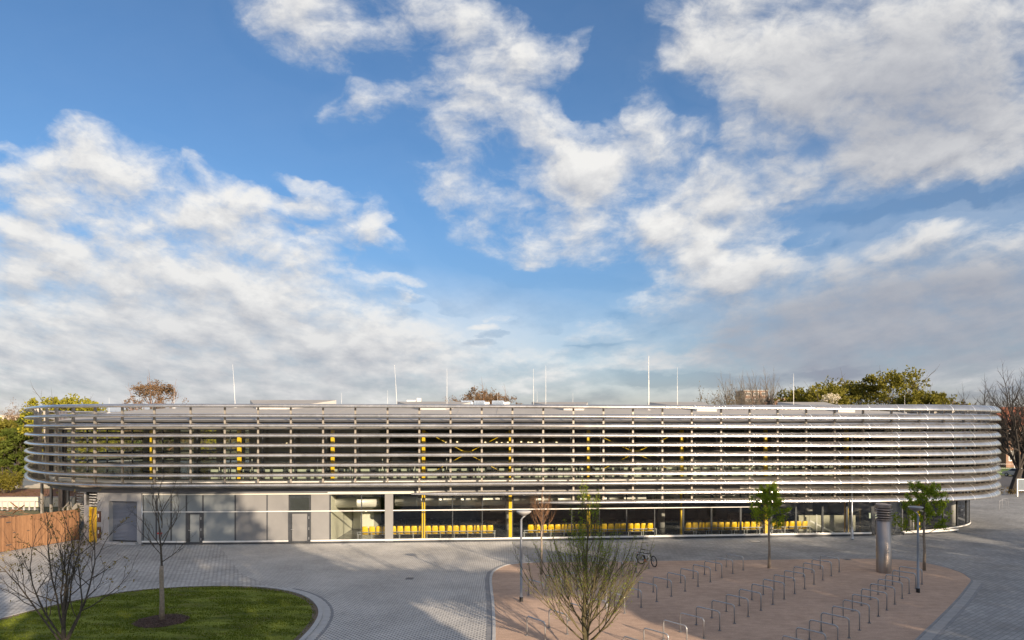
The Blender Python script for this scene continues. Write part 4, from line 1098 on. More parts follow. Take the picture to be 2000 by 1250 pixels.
# ------------------------------------------------------------------ lamps
def lamp(px, py, head_r, lab, flip=1):
    b = gp(px, py); e = empty('street_lamp', (b[0], b[1], 0), lab, 'street lamp', 'street lamps on the gravel'); x, y = b[0], b[1]
    MB().tube([(x, y, 0.0), (x, y, 0.30), (x, y, 0.30), (x, y, 2.4), (x, y, 3.95)], [0.075, 0.075, 0.062, 0.056, 0.05], 12).build('pole', M['lamp_grey'], e, smooth=True)
    MB().lathe((x, y, 0.012), [(0.0, 0.22), (0.088, 0.22), (0.095, 0.0)], 14).build('base', M['black'], e)
    cx = x + 0.22 * flip
    MB().tube([(x, y, 3.93), (x, y, 4.0), (x + 0.07 * flip, y, 4.10), (cx, y, 4.22)], [0.05, 0.048, 0.04, 0.035], 8).build('arm', M['lamp_grey'], e, smooth=True)
    hd = MB(); hd.lathe((cx - 0.1 * flip, y, 4.20), [(0.0, 0.0), (0.10, 0.005), (head_r * .7, 0.09), (head_r, 0.19), (head_r, 0.205), (head_r * .9, 0.235), (0.0, 0.25)], 28)
    hd = hd.build('lamp_head', M['concrete'] if flip > 0 else M['lamp_grey'], e, smooth=True)
    MB().lathe((cx - 0.1 * flip, y, 4.187), [(0.0, 0.0), (0.09, 0.0), (0.10, 0.012)], 16).build('lens', M['roofwhite'], hd)
    return e
lamp(1018, 1175, 0.37, 'tall grey lamp with shallow dish head near the left edge of the gravel', 1)
lamp(1793, 1157.5, 0.36, 'tall dark grey lamp with flat dish head beside the steel vent column', -1)

# ------------------------------------------------------------------ stainless vent column
b = gp(1726, 1118); e = empty('vent_column', (b[0], b[1], 0), 'fat polished steel vent column with ringed top standing on the gravel', 'vent column')
MB().lathe((b[0], b[1], 0.0), [(0.40, 0.0), (0.405, 3.06), (0.38, 3.07), (0.0, 3.07)], 40).build('shaft', M['steel'], e, smooth=True)
MB().lathe((b[0], b[1], 0.0), [(0.30, 3.07), (0.30, 3.85)], 24).build('core', M['dark_metal'], e, smooth=True)
for k in range(5):
    z = 3.10 + k * 0.145
    MB().lathe((b[0], b[1], z), [(0.30, 0.07), (0.455, 0.0), (0.46, 0.02), (0.44, 0.045), (0.33, 0.10)], 36).build('fin', M['steel'], e, smooth=True)
MB().lathe((b[0], b[1], 3.80), [(0.36, 0.0), (0.43, 0.01), (0.43, 0.19), (0.41, 0.215), (0.0, 0.225)], 36).build('cap', M['steel'], e)

# ------------------------------------------------------------------ bicycle
def bike():
    R_ = Vector((8.02, 42.45)); Fw = Vector((8.80, 41.38)); d = (Fw - R_).normalized(); WB = 1.09
    Fw = R_ + d * WB
    e = empty('bicycle', (R_.x, R_.y, 0.012), 'black bicycle with rear rack and raised handlebar leaning at a stand by the paving', 'bicycle', rz=atan2(d.y, d.x))
    lean = Matrix.Rotation(radians(4), 4, 'X')
    def L(p): q = lean @ Vector(p); return e.matrix_basis @ q if False else q
    def bd(mb, name, m, par, smooth=True):
        mb.v = [tuple(lean @ Vector(p)) for p in mb.v]; return mb.build(name, m, par, smooth, world=False)
    r = 0.335
    def wheel(cx, steer=0.0):
        Ms = Matrix.Translation((cx, 0, r)) @ Matrix.Rotation(steer, 4, 'Z')
        def circ(rad, tubr, n=36, name='tyre', m=None, par=None):
            mb = MB(); pts = [tuple(Ms @ Vector((rad * cos(2 * pi * k / n), 0, rad * sin(2 * pi * k / n)))) for k in range(n + 1)]
            mb.tube(pts, tubr, 6, False); return mb
        hub = MB(); hub.tube([tuple(Ms @ Vector((0, -.05, 0))), tuple(Ms @ Vector((0, .05, 0)))], 0.025, 8)
        w = bd(hub, 'wheel', M['galv'], e)
        bd(circ(r - .018, .034), 'tyre', M['black'], w); bd(circ(r - .045, .010), 'rim', M['dark_metal'], w)
        sp = MB()
        for k in range(18):
            a = 2 * pi * k / 18; sp.tube([tuple(Ms @ Vector((0, .02 * (-1) ** k, 0))), tuple(Ms @ Vector(((r - .045) * cos(a), 0, (r - .045) * sin(a))))], 0.0022, 3, False)
        bd(sp, 'spokes', M['galv'], w); return w
    wheel(0); wheel(WB, radians(-16))
    bb = (0.43, 0, 0.28); st = (0.27, 0, 0.74); hb = (0.86, 0, 0.66); ht = (0.83, 0, 0.80); rx = (0, 0, r)
    f = MB(); f.tube([bb, st], .023, 8).tube([st, (0.25, 0, .80)], .014, 8).tube([bb, hb], .025, 8).tube([(0.285, 0, 0.69), ht], .022, 8).tube([hb, ht], .021, 8)
    for y in (-.055, .055): f.tube([(rx[0], y, rx[2]), bb], .010, 6).tube([(rx[0], y, rx[2]), (0.28, 0, 0.70)], .009, 6)
    bd(f, 'frame', M['black'], e)
    fk = MB()
    for y in (-.05, .05): fk.tube([(0.865, y * .8, 0.64), (0.93, y, 0.5), (WB, y, r)], .012, 6)
    bd(fk, 'fork', M['black'], e)
    hbm = MB(); hbm.tube([ht, (0.80, 0, 0.98)], .014, 8).tube([(0.62, -.30, 1.06), (0.70, -.29, 1.05), (0.80, -.18, 1.0), (0.83, 0, .98), (0.80, .18, 1.0), (0.70, .29, 1.05), (0.62, .30, 1.06)], .012, 8)
    hbo = bd(hbm, 'handlebar', M['black'], e)
    gr_ = MB(); gr_.tube([(0.60, -.30, 1.062), (0.71, -.29, 1.05)], .018, 8).tube([(0.60, .30, 1.062), (0.71, .29, 1.05)], .018, 8); bd(gr_, 'grip', M['black'], hbo)
    sd_ = MB(); sd_.tube([(0.25, 0, .80), (0.22, 0, .93)], .013, 8); sp = bd(sd_, 'seat_post', M['galv'], e)
    s = MB(); secs = [(0.06, .02, .0), (0.09, .085, .0), (0.16, .09, -.005), (0.24, .045, -.0), (0.34, .022, -.005), (0.37, .01, -.01)]; base = 0; n = 10
    for x, w, dz in secs:
        for k in range(n): a = 2 * pi * k / n; s.v.append((x, w * cos(a), .955 + dz + .028 * sin(a)))
    for i in range(len(secs) - 1):
        for k in range(n): s.face((i * n + k, i * n + (k + 1) % n, (i + 1) * n + (k + 1) % n, (i + 1) * n + k))
    s.face(tuple(range(n))); s.face(tuple((len(secs) - 1) * n + k for k in reversed(range(n)))); bd(s, 'saddle', M['black'], e)
    rk = MB()
    for y in (-.05, 0, .05): rk.tube([(-.22, y, .73), (.22, y, .735)], .006, 5)
    for x in (-.22, -.05, .12): rk.tube([(x, -.05, .73), (x, .05, .73)], .006, 5)
    for y in (-.06, .06): rk.tube([(0, y, r), (-.12, y, .73)], .006, 5).tube([(0, y, r), (.05, y, .73)], .006, 5)
    bd(rk, 'rack', M['black'], e)
    mg = MB(); pts = [(0.36 * cos(radians(a)), 0, r + 0.36 * sin(radians(a))) for a in range(20, 200, 12)]
    for a_, b_ in zip(pts, pts[1:]): mg.beam(a_, b_, .055, .004)
    bd(mg, 'mudguard', M['black'], e)
    cr = MB(); cr.tube([(0.43, -.06, .28), (0.43, .06, .28)], .02, 8).tube([(0.43, -.08, .28), (0.50, -.08, .13)], .010, 6).tube([(0.43, .08, .28), (0.36, .08, .43)], .010, 6)
    cr.box((0.50, -.13, .13), (.09, .08, .02)).box((0.36, .13, .43), (.09, .08, .02)); bd(cr, 'crank', M['galv'], e)
    cg = MB(); cg.tube([(0.43, -.050, .28), (0.43, -.056, .28)], .095, 20); bd(cg, 'chain_guard', mat('orange_chain_disc', (0.40, 0.10, 0.02), 0.4), e)
    cn = MB(); cn.tube([(0.0, -.05, r + .035), (0.43, -.05, .37)], .006, 4).tube([(0.0, -.05, r - .035), (0.43, -.05, .19)], .006, 4); bd(cn, 'chain', M['black'], e)
    for x, z in ((-.02, .40),): 
        rf_ = MB(); rf_.box((-.27, 0, .68), (.015, .06, .04)); bd(rf_, 'reflector', M['red'], e)
bike()

# small square gully covers let into the paving
for k, (px, py, lab) in enumerate(((1260, 1060, 'small dark square gully cover in the paving before the glass, near the bicycle'), (262, 1155, 'small dark gully cover in the light paving beside the lawn'), (1655, 1093, 'small dark gully cover at the far edge of the gravel'), (800, 1130, 'small dark gully cover in the middle of the perforated paving'))):
    q = gp(px, py); e = empty('gully_cover', (q[0], q[1], 0), lab, 'drain cover', 'small gully covers in the paving')
    MB().box((q[0], q[1], 0.010), (0.42, 0.42, 0.018)).build('frame', M['kerb_dark'], e)
    mb = MB()
    for j in range(5): mb.box((q[0] - .14 + .07 * j, q[1], 0.022), (0.035, 0.34, 0.006))
    mb.build('grate', M['dark_metal'], e)
# ------------------------------------------------------------------ timber fence at the left
fa = Vector((-34.85, 46.0, 0)); fb = Vector((-32.75, 51.6, 0)); fd = (fb - fa).normalized(); f0 = fa - fd * 9
FL = (fb - f0).length
e = empty('board_fence', (f0.x, f0.y, 0), 'close boarded brown timber fence running up to the concrete wall', 'fence', rz=atan2(fd.y, fd.x))
npan = 6
for k in range(npan):
    a = FL * k / npan + 0.06; b2 = FL * (k + 1) / npan - 0.06; mb = MB(); x = a; j = 0
    while x < b2 - 0.05:
        w = min(0.145, b2 - x); mb.box((x + w / 2, 0.0 + (0.006 if j % 2 else 0), 1.19), (w - 0.008, 0.03, 2.30)); x += 0.145; j += 1
    mb.build('board_panel', M['wood'], e, world=False)
    mb = MB()
    for z in (0.5, 1.3, 2.05): mb.box(((a + b2) / 2, 0.045, z), (b2 - a, 0.045, 0.09))
    mb.build('rail', M['wood'], e, world=False)
for k in range(npan + 1):
    MB().box((FL * k / npan, 0.03, 1.2), (0.10, 0.12, 2.42)).build('post', M['wood'], e, world=False)
for k, x in enumerate((FL * 4 / npan + 0.25, FL * 4 / npan + 1.2)):
    MB().box((x, -0.03, 1.25), (0.16, 0.03, 0.04)).build('latch', M['dark_metal'], e, world=False)
for z in (0.45, 2.0): MB().box((FL * 4 / npan - 0.12, -0.03, z), (0.3, 0.03, 0.05)).build('hinge', M['dark_metal'], e, world=False)

# ------------------------------------------------------------------ trees
def rand_unit(r):
    while True:
        v = Vector((r.uniform(-1, 1), r.uniform(-1, 1), r.uniform(-1, 1)))
        if 0.05 < v.length < 1: return v.normalized()
class Tree:
    def __init__(s, seed): s.r = random.Random(seed); s.mb = MB(); s.tips = []; s.pts = []
    def limb(s, p, d, L, r0, r1, nseg, up, wob, n=5):
        """curving tapered limb; returns its points"""
        pts = [Vector(p)]; d = Vector(d).normalized()
        for i in range(nseg):
            d = (d + rand_unit(s.r) * wob + Vector((0, 0, up))).normalized()
            pts.append(pts[-1] + d * (L / nseg))
        s.mb.tube(pts, [r0 + (r1 - r0) * i / nseg for i in range(nseg + 1)], n, False)
        return pts
    def grow(s, p, d, L, r0, lev, spec):
        """spec[lev] = (children, angle, length ratio, upward pull, wobble, first child at)"""
        last = lev >= len(spec); up, wob = (spec[min(lev, len(spec) - 1)][3:5])
        nseg = 5 if lev < 2 else 3
        pts = s.limb(p, d, L, r0, r0 * (0.45 if not last else 0.3), nseg, up, wob, 6 if lev == 0 else (4 if lev < 3 else 3))
        if last:
            s.tips.append((pts[-1], (pts[-1] - pts[-2]).normalized())); s.pts += pts[1:]; return
        nc, ang, lr, _, _, first = spec[lev]
        ph = s.r.uniform(0, 2 * pi)
        for k in range(nc):
            t = first + (1 - first) * (k + s.r.uniform(0.2, 0.8)) / nc
            q = t * nseg; i = min(int(q), nseg - 1); base = pts[i].lerp(pts[i + 1], q - i); dd = (pts[i + 1] - pts[i]).normalized()
            ph += 2.4 + s.r.uniform(-.4, .4); a = dd.orthogonal().normalized(); b = dd.cross(a)
            side = a * cos(ph) + b * sin(ph); an = radians(ang * s.r.uniform(.75, 1.25))
            nd = dd * cos(an) + side * sin(an)
            s.grow(base, nd, L * lr * s.r.uniform(.75, 1.2) * (1.15 - 0.5 * t), r0 * (0.62 - 0.25 * t), lev + 1, spec)
        s.grow(pts[-1], (pts[-1] - pts[-2]), L * lr * 0.9, r0 * 0.42, lev + 1, spec)
def leaves(mb, pos, size, r, jit, nrm=None):
    p = pos + rand_unit(r) * jit * r.random() ** 0.5
    a = rand_unit(r); b = a.orthogonal().normalized(); c = a.cross(b); th = r.uniform(0, pi); u = b * cos(th) + c * sin(th); w = a.cross(u)
    u *= size * r.uniform(.6, 1.2); w *= size * r.uniform(.35, .7)
    n = len(mb.v); mb.v += [tuple(p - u), tuple(p + w * .9), tuple(p + u), tuple(p - w * .9)]; mb.face((n, n + 1, n + 2, n + 3))

# foreground bare tree, lower left: several stems from low down
def tree_entity(name, base, label, cat='tree', group=None):
    return empty(name, base, label, cat, group)
bx = -15.75; by = 24.0
e = tree_entity('bare_tree', (bx, by, 0.02), 'nearly bare tree with tan buds at the lower left corner of the lawn')
T = Tree(11); p0 = T.limb((bx, by, 0), (0, 0, 1), 1.5, 0.085, 0.07, 4, 0.05, 0.03, 8)
p1 = T.limb(p0[-1], (0.02, 0, 1), 2.6, 0.06, 0.022, 6, 0.05, 0.08, 6)
sp = [(5, 32, 0.52, 0.15, 0.24, 0.25), (4, 34, 0.5, 0.10, 0.30, 0.25), (2, 34, 0.5, 0.1, 0.3, 0.3)]
for (dx, dy, L, z) in ((-1.0, .1, 2.9, 0.75), (-.7, -.5, 2.5, 1.0), (.6, .2, 3.2, 0.9), (.95, -.2, 2.6, 0.8), (-.35, .5, 2.7, 1.3), (.3, -.5, 2.5, 1.4), (.5, .4, 2.2, 1.6), (-.9, .3, 2.0, 1.7)):
    T.grow((bx, by, z), (dx * .62, dy * .62, 1.0), L * 1.18, 0.040, 0, sp)
T.grow(p1[-1], (0, 0, 1), 1.4, 0.022, 1, sp)
T.mb.build('trunk', M['bark'], e, smooth=True)
lf = MB()
for q in T.pts:
    if T.r.random() < 0.07:
        for k in range(3): leaves(lf, q, 0.045, T.r, 0.05)
for q, _ in T.tips:
    if T.r.random() < 0.22:
        for k in range(4): leaves(lf, q, 0.045, T.r, 0.06)
lf.build('buds', M['leaf_bud'], e)

# bare tree on the lawn in its mulch ring
bx, by = T2[0], T2[1]
e = tree_entity('bare_tree', (bx, by, 0.05), 'slim bare tree with pale trunk standing in the mulch ring on the lawn')
T = Tree(23); MB().tube([(bx, by, 0.03), (bx + .01, by, 0.9), (bx - .02, by, 2.2), (bx, by, 2.45)], [0.115, 0.095, 0.09, 0.075], 12).build('trunk', M['bark_pale'], e, smooth=True)
p1 = T.limb((bx, by, 2.4), (0, 0, 1), 2.9, 0.055, 0.010, 8, 0.05, 0.05, 6)
sp = [(5, 30, 0.45, 0.10, 0.22, 0.3), (3, 36, 0.5, 0.10, 0.28, 0.35)]
for (dx, dy, L, z) in ((-.8, .2, 1.7, 2.9), (.9, .2, 1.5, 2.6), (-.5, -.3, 1.9, 3.2), (.6, -.2, 2.3, 3.3), (.35, .5, 2.0, 3.6), (-.6, .3, 2.1, 3.7), (.3, -.4, 1.8, 4.1), (-.25, -.2, 1.8, 4.4), (.2, .2, 1.7, 4.8)):
    T.grow((bx, by, z), (dx, dy, 0.85), L * .85, 0.022, 0, sp)
T.grow(p1[-1], (0.05, 0, 1), 1.2, 0.018, 1, sp)
T.mb.build('branches', M['bark'], e, smooth=True)
lf = MB()
for q, _ in T.tips:
    if T.r.random() < 0.35: leaves(lf, q, 0.03, T.r, 0.03)
lf.build('buds', M['leaf_bud'], e)
# stand-pipe hydrant marker behind it
h = gp(312, 1066); e = empty('hydrant_marker', (h[0], h[1], 0), 'short white post with red top before the glazed panels', 'marker post')
MB().tube([(h[0], h[1], 0.0), (h[0], h[1], 0.55)], 0.04, 8).build('post', M['white_metal'], e)
MB().tube([(h[0], h[1], 0.55), (h[0], h[1], 0.86)], 0.055, 8).box((h[0], h[1], 0.9), (0.3, 0.12, 0.1)).build('head', M['red'], e)

# thin orange-twigged tree by the lamp
b = gp(1057.5, 1122); bx, by = b[0], b[1]
e = tree_entity('young_tree', (bx, by, 0), 'slender bare sapling with orange brown twigs just right of the left lamp')
T = Tree(31); MB().tube([(bx, by, 0), (bx + .01, by, 1.4), (bx, by, 2.2), (bx + .02, by, 2.9)], [0.075, 0.062, 0.05, 0.04], 10).build('trunk', M['bark_pale'], e, smooth=True)
T.limb((bx + .02, by, 2.8), (0, 0, 1), 2.2, 0.035, 0.008, 6, 0.05, 0.03, 5)
sp = [(6, 26, 0.45, 0.16, 0.12, 0.25), (2, 26, 0.55, 0.2, 0.1, 0.4)]
for k in range(15):
    a = k * 2.4; z = 2.3 + 1.5 * k / 15
    T.grow((bx, by, z), (cos(a) * .85, sin(a) * .85, 0.75), 1.35 - .035 * k, 0.017, 0, sp)
T.mb.build('branches', M['bark_red'], e)

# big multi-stemmed budding tree in the foreground
bx, by = 2.75, 25.0
e = tree_entity('budding_tree', (bx, by, 0), 'large foreground tree with many upswept twigs and tiny green buds')
T = Tree(47)
p0 = T.limb((bx, by, 0), (-.02, 0, 1), 1.6, 0.11, 0.085, 4, 0.03, 0.05, 8)
p1 = T.limb(p0[-1], (0.05, 0, 1), 4.1, 0.070, 0.010, 9, 0.06, 0.05, 6)
sp = [(8, 26, 0.42, 0.10, 0.07, 0.18), (4, 24, 0.5, 0.12, 0.08, 0.25)]
for k in range(28):
    a = k * 2.4 + .4; z = 0.45 + 2.3 * k / 28; f = 1 - k / 42
    T.grow((bx + 0.02, by, z), (cos(a) * .88, sin(a) * .88, 0.62 + .02 * k), 2.75 * f + 0.5, 0.028 * f + .005, 0, sp)
for k in range(16):
    q = p1[min(len(p1) - 1, 1 + k // 2)]; a = k * 2.4
    T.grow(q, (cos(a) * .55, sin(a) * .55, 0.9), 1.75 - 0.06 * k, 0.014, 0, [(5, 24, 0.45, 0.15, 0.08, 0.2), (3, 24, 0.5, 0.15, 0.08, 0.3)])
T.mb.build('trunk', M['twig'], e, smooth=True)
lf = MB()
for q in T.pts:
    for k in range(2 if q.z > 4.2 else 1): leaves(lf, q, 0.026, T.r, 0.06)
for q, _ in T.tips: leaves(lf, q, 0.03, T.r, 0.03)
lf.build('buds', M['leaf_spring'], e)

def leafy(px, py, seed, top, rad, zc0, lab, dens=26):
    b = gp(px, py); bx, by = b[0], b[1]; e = tree_entity('leafy_tree', (bx, by, 0), lab)
    T = Tree(seed); MB().tube([(bx, by, 0), (bx + .03, by, 1.2), (bx - .02, by, 2.1), (bx, by, 3.0)], [0.095, 0.075, 0.065, 0.05], 10).build('trunk', M['bark_pale'], e, smooth=True)
    T.limb((bx, by, 2.9), (0, 0, 1), top - 3.3, 0.045, 0.012, 6, 0.05, 0.03, 5)
    sp = [(5, 32, 0.45, 0.07, 0.12, 0.3), (3, 35, 0.5, 0.05, 0.15, 0.3)]
    n = 17
    for k in range(n):
        a = k * 2.4 + seed; t = k / n; z = zc0 + (top - zc0 - 1.0) * t
        L = rad * (1.0 - 0.62 * t) * T.r.uniform(.75, 1.15)
        T.grow((bx, by, z), (cos(a) * .9, sin(a) * .9, 0.30 + .7 * t), L, 0.022, 0, sp)
    T.mb.build('branches', M['bark'], e, smooth=True)
    lf = MB(); 
    for q in T.pts + [t_[0] for t_ in T.tips]:
        if T.r.random() < 0.2: continue
        for k in range(dens // 6): leaves(lf, q, 0.062, T.r, 0.15)
    lf.build('crown', M['leaf_spring'], e)
leafy(1502, 1110, 5, 5.5, 1.25, 2.3, 'small bright green leafy tree on the gravel between two stand rows')
leafy(1805, 1114.5, 9, 5.7, 1.5, 2.0, 'wider green leafy tree behind the right lamp post', 30)

# distant crowns: clumps of leaf faces carried on real limbs
def far_tree(px, ytop, ybase_z, Y, halfw_px, lab, leafm, seed, barkm=None, leafsize=0.30, nleaf=9000, squash=1.0, name='broadleaf_tree', clear=0.25, group='trees beyond the hall', gaps=0.35):
    barkm = barkm or M['bark']
    x = (px - 1000) * Y / F; top = H + (HOR - ytop) * Y / F; rw = halfw_px * Y / F
    e = tree_entity(name, (x, Y, 0), lab, 'tree', group)
    T = Tree(seed); r = T.r; zc = top * clear; ch = top - zc
    T.limb((x, Y, -0.1), (0, 0, 1), zc + ch * 0.3, 0.028 * top, 0.016 * top, 5, 0.05, 0.05, 8)
    nl = 17; lobes = []
    for k in range(nl):
        a = k * 2.4 + seed; t = (k + .5) / nl; rr = rw * (0.25 + 0.80 * sqrt(max(0, 1 - ((t - .55) / .62) ** 2))) * (0.85 if k % 3 else 0.4)
        c = Vector((x + cos(a) * rr * .78, Y + sin(a) * rr * .78, zc + ch * (0.10 + 0.70 * t)))
        lobes.append((c, min(rw * r.uniform(.34, .50), (top - c.z) * 1.0)))
        st_ = Vector((x, Y, zc * .8 + ch * .25 * t)); dd = c - st_
        T.grow(st_, dd, dd.length, 0.008 * top, 0, [(4, 38, 0.4, 0.03, 0.12, 0.35), (3, 35, 0.5, 0.03, 0.15, 0.3)])
    lobes.append((Vector((x, Y, top - rw * .36)), rw * .36))
    for k in range(6):
        a = k * 1.05 + seed; lobes.append((Vector((x + cos(a) * rw * .45, Y + sin(a) * rw * .45, top - rw * .42 - rw * .12 * (k % 2))), rw * .30))
    T.mb.build('trunk', barkm, e, smooth=True)
    lf = MB()
    sub = []
    for c, R in lobes:
        for k in range(16):
            d = rand_unit(r); d.z = abs(d.z) * .9 if r.random() < .7 else d.z
            sub.append((c + Vector((d.x, d.y, d.z * squash)) * R * r.uniform(.55, 1.0), R * r.uniform(.22, .40)))
    per = max(1, nleaf // len(sub))
    for c, R in sub:
        if r.random() < gaps * .3: continue
        for k in range(int(per * r.uniform(.6, 1.4))): leaves(lf, c, leafsize, r, R)
    lf.build('crown', leafm, e)
    return e
def far_bare(px, ytop, Y, halfw_px, lab, seed, barkm=None, leafm=None, nl=0, stems=1, clear=0.2, name='bare_tree', spread=38, thick=1.0, lean=0.0):
    barkm = barkm or M['bark']
    x = (px - 1000) * Y / F; top = H + (HOR - ytop) * Y / F; rw = halfw_px * Y / F
    e = tree_entity(name, (x, Y, 0), lab, 'tree', 'bare trees beyond the hall')
    T = Tree(seed); zc = top * clear
    for s_ in range(stems):
        ox = (s_ - (stems - 1) / 2) * rw * .35
        T.limb((x, Y, -.1), (ox * .3 + lean, 0, zc), zc * 1.02, 0.022 * top * thick, 0.018 * top * thick, 4, 0.0, 0.03, 8)
        for k in range(9):
            a = k * 2.4 + seed + s_; el = 0.9 + 0.9 * (k / 9)
            T.grow((x + ox * .05 + lean * .9, Y, zc * (0.85 + .02 * k)), (cos(a) * rw, sin(a) * rw * .8, (top - zc) * el * .62), (top - zc) * (.50 + .02 * k), 0.0085 * top * thick, 0,
                   [(6, spread, 0.55, 0.05, 0.12, 0.2), (5, spread, 0.52, 0.05, 0.15, 0.25), (4, spread, 0.5, 0.05, 0.15, 0.2)])
    T.mb.build('trunk', barkm, e)
    if nl:
        lf = MB()
        for q, _ in T.tips:
            for k in range(nl): leaves(lf, q, 0.16, T.r, 0.5)
        lf.build('buds', leafm, e)
far_tree(140, 762, 0, 92, 86, 'yellow green spring tree rising above the left end of the hall', M['leaf_yellow'], 3, leafsize=.24, nleaf=9000, squash=.7)
far_tree(302, 740, 0, 100, 56, 'tall reddish brown budding tree behind the left of the hall', M['leaf_red'], 4, M['bark_red'], leafsize=.13, nleaf=13000, gaps=.6)
far_tree(305, 795, 0, 90, 40, 'low green tree below the reddish budding tree', M['leaf_green'], 6, leafsize=.24, nleaf=4000)
far_tree(400, 795, 0, 95, 30, 'small yellow green tree peeping over the roof at left', M['leaf_yellow'], 8, leafsize=.24, nleaf=3000)
far_tree(948, 757, 0, 110, 74, 'wide low budding tree behind the rooftop air units', M['leaf_red'], 10, M['bark_red'], leafsize=.15, nleaf=16000, gaps=.1)
far_tree(40, 828, 0, 96, 44, 'bright green tree left of the hall behind the brown shrubs', M['leaf_green'], 12, leafsize=.26, nleaf=9000, clear=.15)
far_tree(72, 800, 0, 125, 50, 'tall mid green tree behind the bright green one at left', M['leaf_green'], 13, leafsize=.34, nleaf=7000)
far_tree(2, 815, 0, 105, 42, 'dark olive tree cut by the left edge of the picture', M['leaf_olive'], 14, leafsize=.28, nleaf=8000, clear=.15)
far_tree(-60, 805, 0, 110, 60, 'dark olive tree just outside the left edge', M['leaf_olive'], 15, leafsize=.3, nleaf=5000)
far_bare(50, 797, 150, 42, 'hazy reddish tree far behind the green trees at left', 16, M['bark_red'], M['leaf_red'], 4)
far_tree(250, 800, 0, 130, 50, 'low olive tree far behind the left roof', M['leaf_olive'], 18, leafsize=.34, nleaf=4000)
for k, (px, yt, hw, lab) in enumerate(((1400, 768, 34, 'small bare tree left of the brick tower'), (1440, 745, 34, 'bare upright tree just left of the brick tower'), (1490, 738, 42, 'tall bare tree in front of the brick tower'), (1528, 775, 26, 'low bare tree right of the brick tower'))):
    far_bare(px, yt, 105 + 4 * k, hw, lab, 40 + k, M['bark_grey'], M['leaf_brown'], 0 if k in (1, 2) else 1, stems=2 if k in (1, 2) else 1, spread=24, clear=.3)
far_tree(1600, 745, 0, 108, 82, 'broad olive green tree behind the white blossom', M['leaf_olive'], 21, leafsize=.26, nleaf=11000)
far_tree(1655, 737, 0, 118, 74, 'olive tree between the broad one and the tallest crown', M['leaf_olive'], 22, leafsize=.28, nleaf=8000)
far_tree(1738, 718, 0, 112, 76, 'tallest olive green crown behind the right end of the hall', M['leaf_olive'], 24, leafsize=.26, nleaf=9000, gaps=.9)
far_tree(1800, 757, 0, 105, 66, 'low olive tree at the right of the tallest crown', M['leaf_olive'], 25, leafsize=.26, nleaf=9000)
far_tree(1550, 775, 0, 120, 36, 'dark olive tree at the left of the olive group', M['leaf_olive'], 26, leafsize=.28, nleaf=5000)
far_tree(1622, 766, 0, 96, 30, 'small white blossoming tree before the olive trees', M['blossom'], 27, leafsize=.14, nleaf=3500, name='blossom_tree', gaps=1.2)
far_tree(1870, 780, 0, 150, 46, 'distant brownish tree behind the right end of the hall', M['leaf_brown'], 28, leafsize=.3, nleaf=5000)
far_bare(1976, 730, 88, 80, 'big dark bare tree with leaning trunk right of the hall', 51, M['bark_shaded'], None, 0, clear=.22, spread=36, thick=1.4, lean=1.0)
far_bare(2003, 742, 92, 60, 'dark bare tree cut by the right edge of the picture', 52, M['bark_shaded'], None, 0, clear=.25, spread=34, thick=1.2)
far_bare(1918, 760, 100, 56, 'smaller dark bare tree half hidden by the right end of the louvers', 53, M['bark_shaded'], None, 0, clear=.3, spread=34)
far_bare(2050, 735, 95, 60, 'dark bare tree standing just past the right edge', 54, M['bark_shaded'], None, 0, clear=.25, spread=34)
# far wood on the horizon
r = random.Random(77); mb = MB()
for k in range(9000):
    a = r.uniform(-1.05, 1.05); Y = r.uniform(230, 300); x = Y * math.tan(a) * 0.9; hh = 7 + 3.2 * mnoise.noise((x * .02, 0, 0)) + 2 * mnoise.noise((x * .11, 3, 0))
    leaves(mb, Vector((x, Y, r.uniform(0.2, max(1.5, hh)))), 1.2, r, 0.8)
o = mb.build('far_wood', M['leaf_brown']); tag(o, 'brown green wood along the horizon behind everything', 'wood', kind='stuff')

# ------------------------------------------------------------------ left background
ground_sheet('mulch_bed', [(-78, 72), (-40, 74), (-44, 88), (-62, 95), (-95, 92)], 0.0, mat('brown_soil_bed', (0.17, 0.075, 0.04), 0.95, 0, 0.35, 0.8, 0.3, 6))
ground_sheet('path', [(-90, 93), (-62, 96), (-48, 90), (-44, 96), (-60, 112), (-78, 116), (-92, 106)], 0.004, M['sand'])
ground_sheet('road', [(-260, 164), (-60, 150), (-60, 158), (-260, 174)], 0.004, M['asphalt'])
def shrubs(name, x0, x1, y0, y1, h, m, n, lab, seed, size=.12, cat='ground cover'):
    r = random.Random(seed); mb = MB()
    for k in range(n):
        cx = r.uniform(x0, x1); cy = r.uniform(y0, y1); hh = h * (0.6 + .6 * abs(mnoise.noise((cx * .4, cy * .4, seed)))) * r.uniform(.5, 1.1)
        for j in range(9): leaves(mb, Vector((cx, cy, 0.1 + hh * r.random())), size, r, 0.35)
    o = mb.build(name, m); tag(o, lab, cat, kind='stuff')
shrubs('dry_grass', -100, -52, 116, 148, 1.8, M['leaf_brown'], 900, 'dry brown scrub on the bank below the green trees at left', 5)
shrubs('mulch_weeds', -72, -42, 76, 91, 0.5, M['leaf_brown'], 260, 'low brown growth scattered over the reddish mulch bed', 6, .08)
# dark shrub at the left edge
c = at(8, 930, 88); e = tree_entity('shrub', (c[0], 88, 0), 'dense grey green shrub at the left edge beside the sandy path', 'shrub')
r = random.Random(9); T = Tree(9)
for k in range(10): a = k * 2.4; T.grow((c[0], 88, 0), (cos(a), sin(a), 1.1), 2.0, 0.06, 0, [(4, 30, .6, .05, .1, .3)])
T.mb.build('stems', M['bark'], e); mb = MB()
for q in T.pts:
    for k in range(16): leaves(mb, q, 0.14, r, 0.55)
mb.build('foliage', M['leaf_olive'], e)
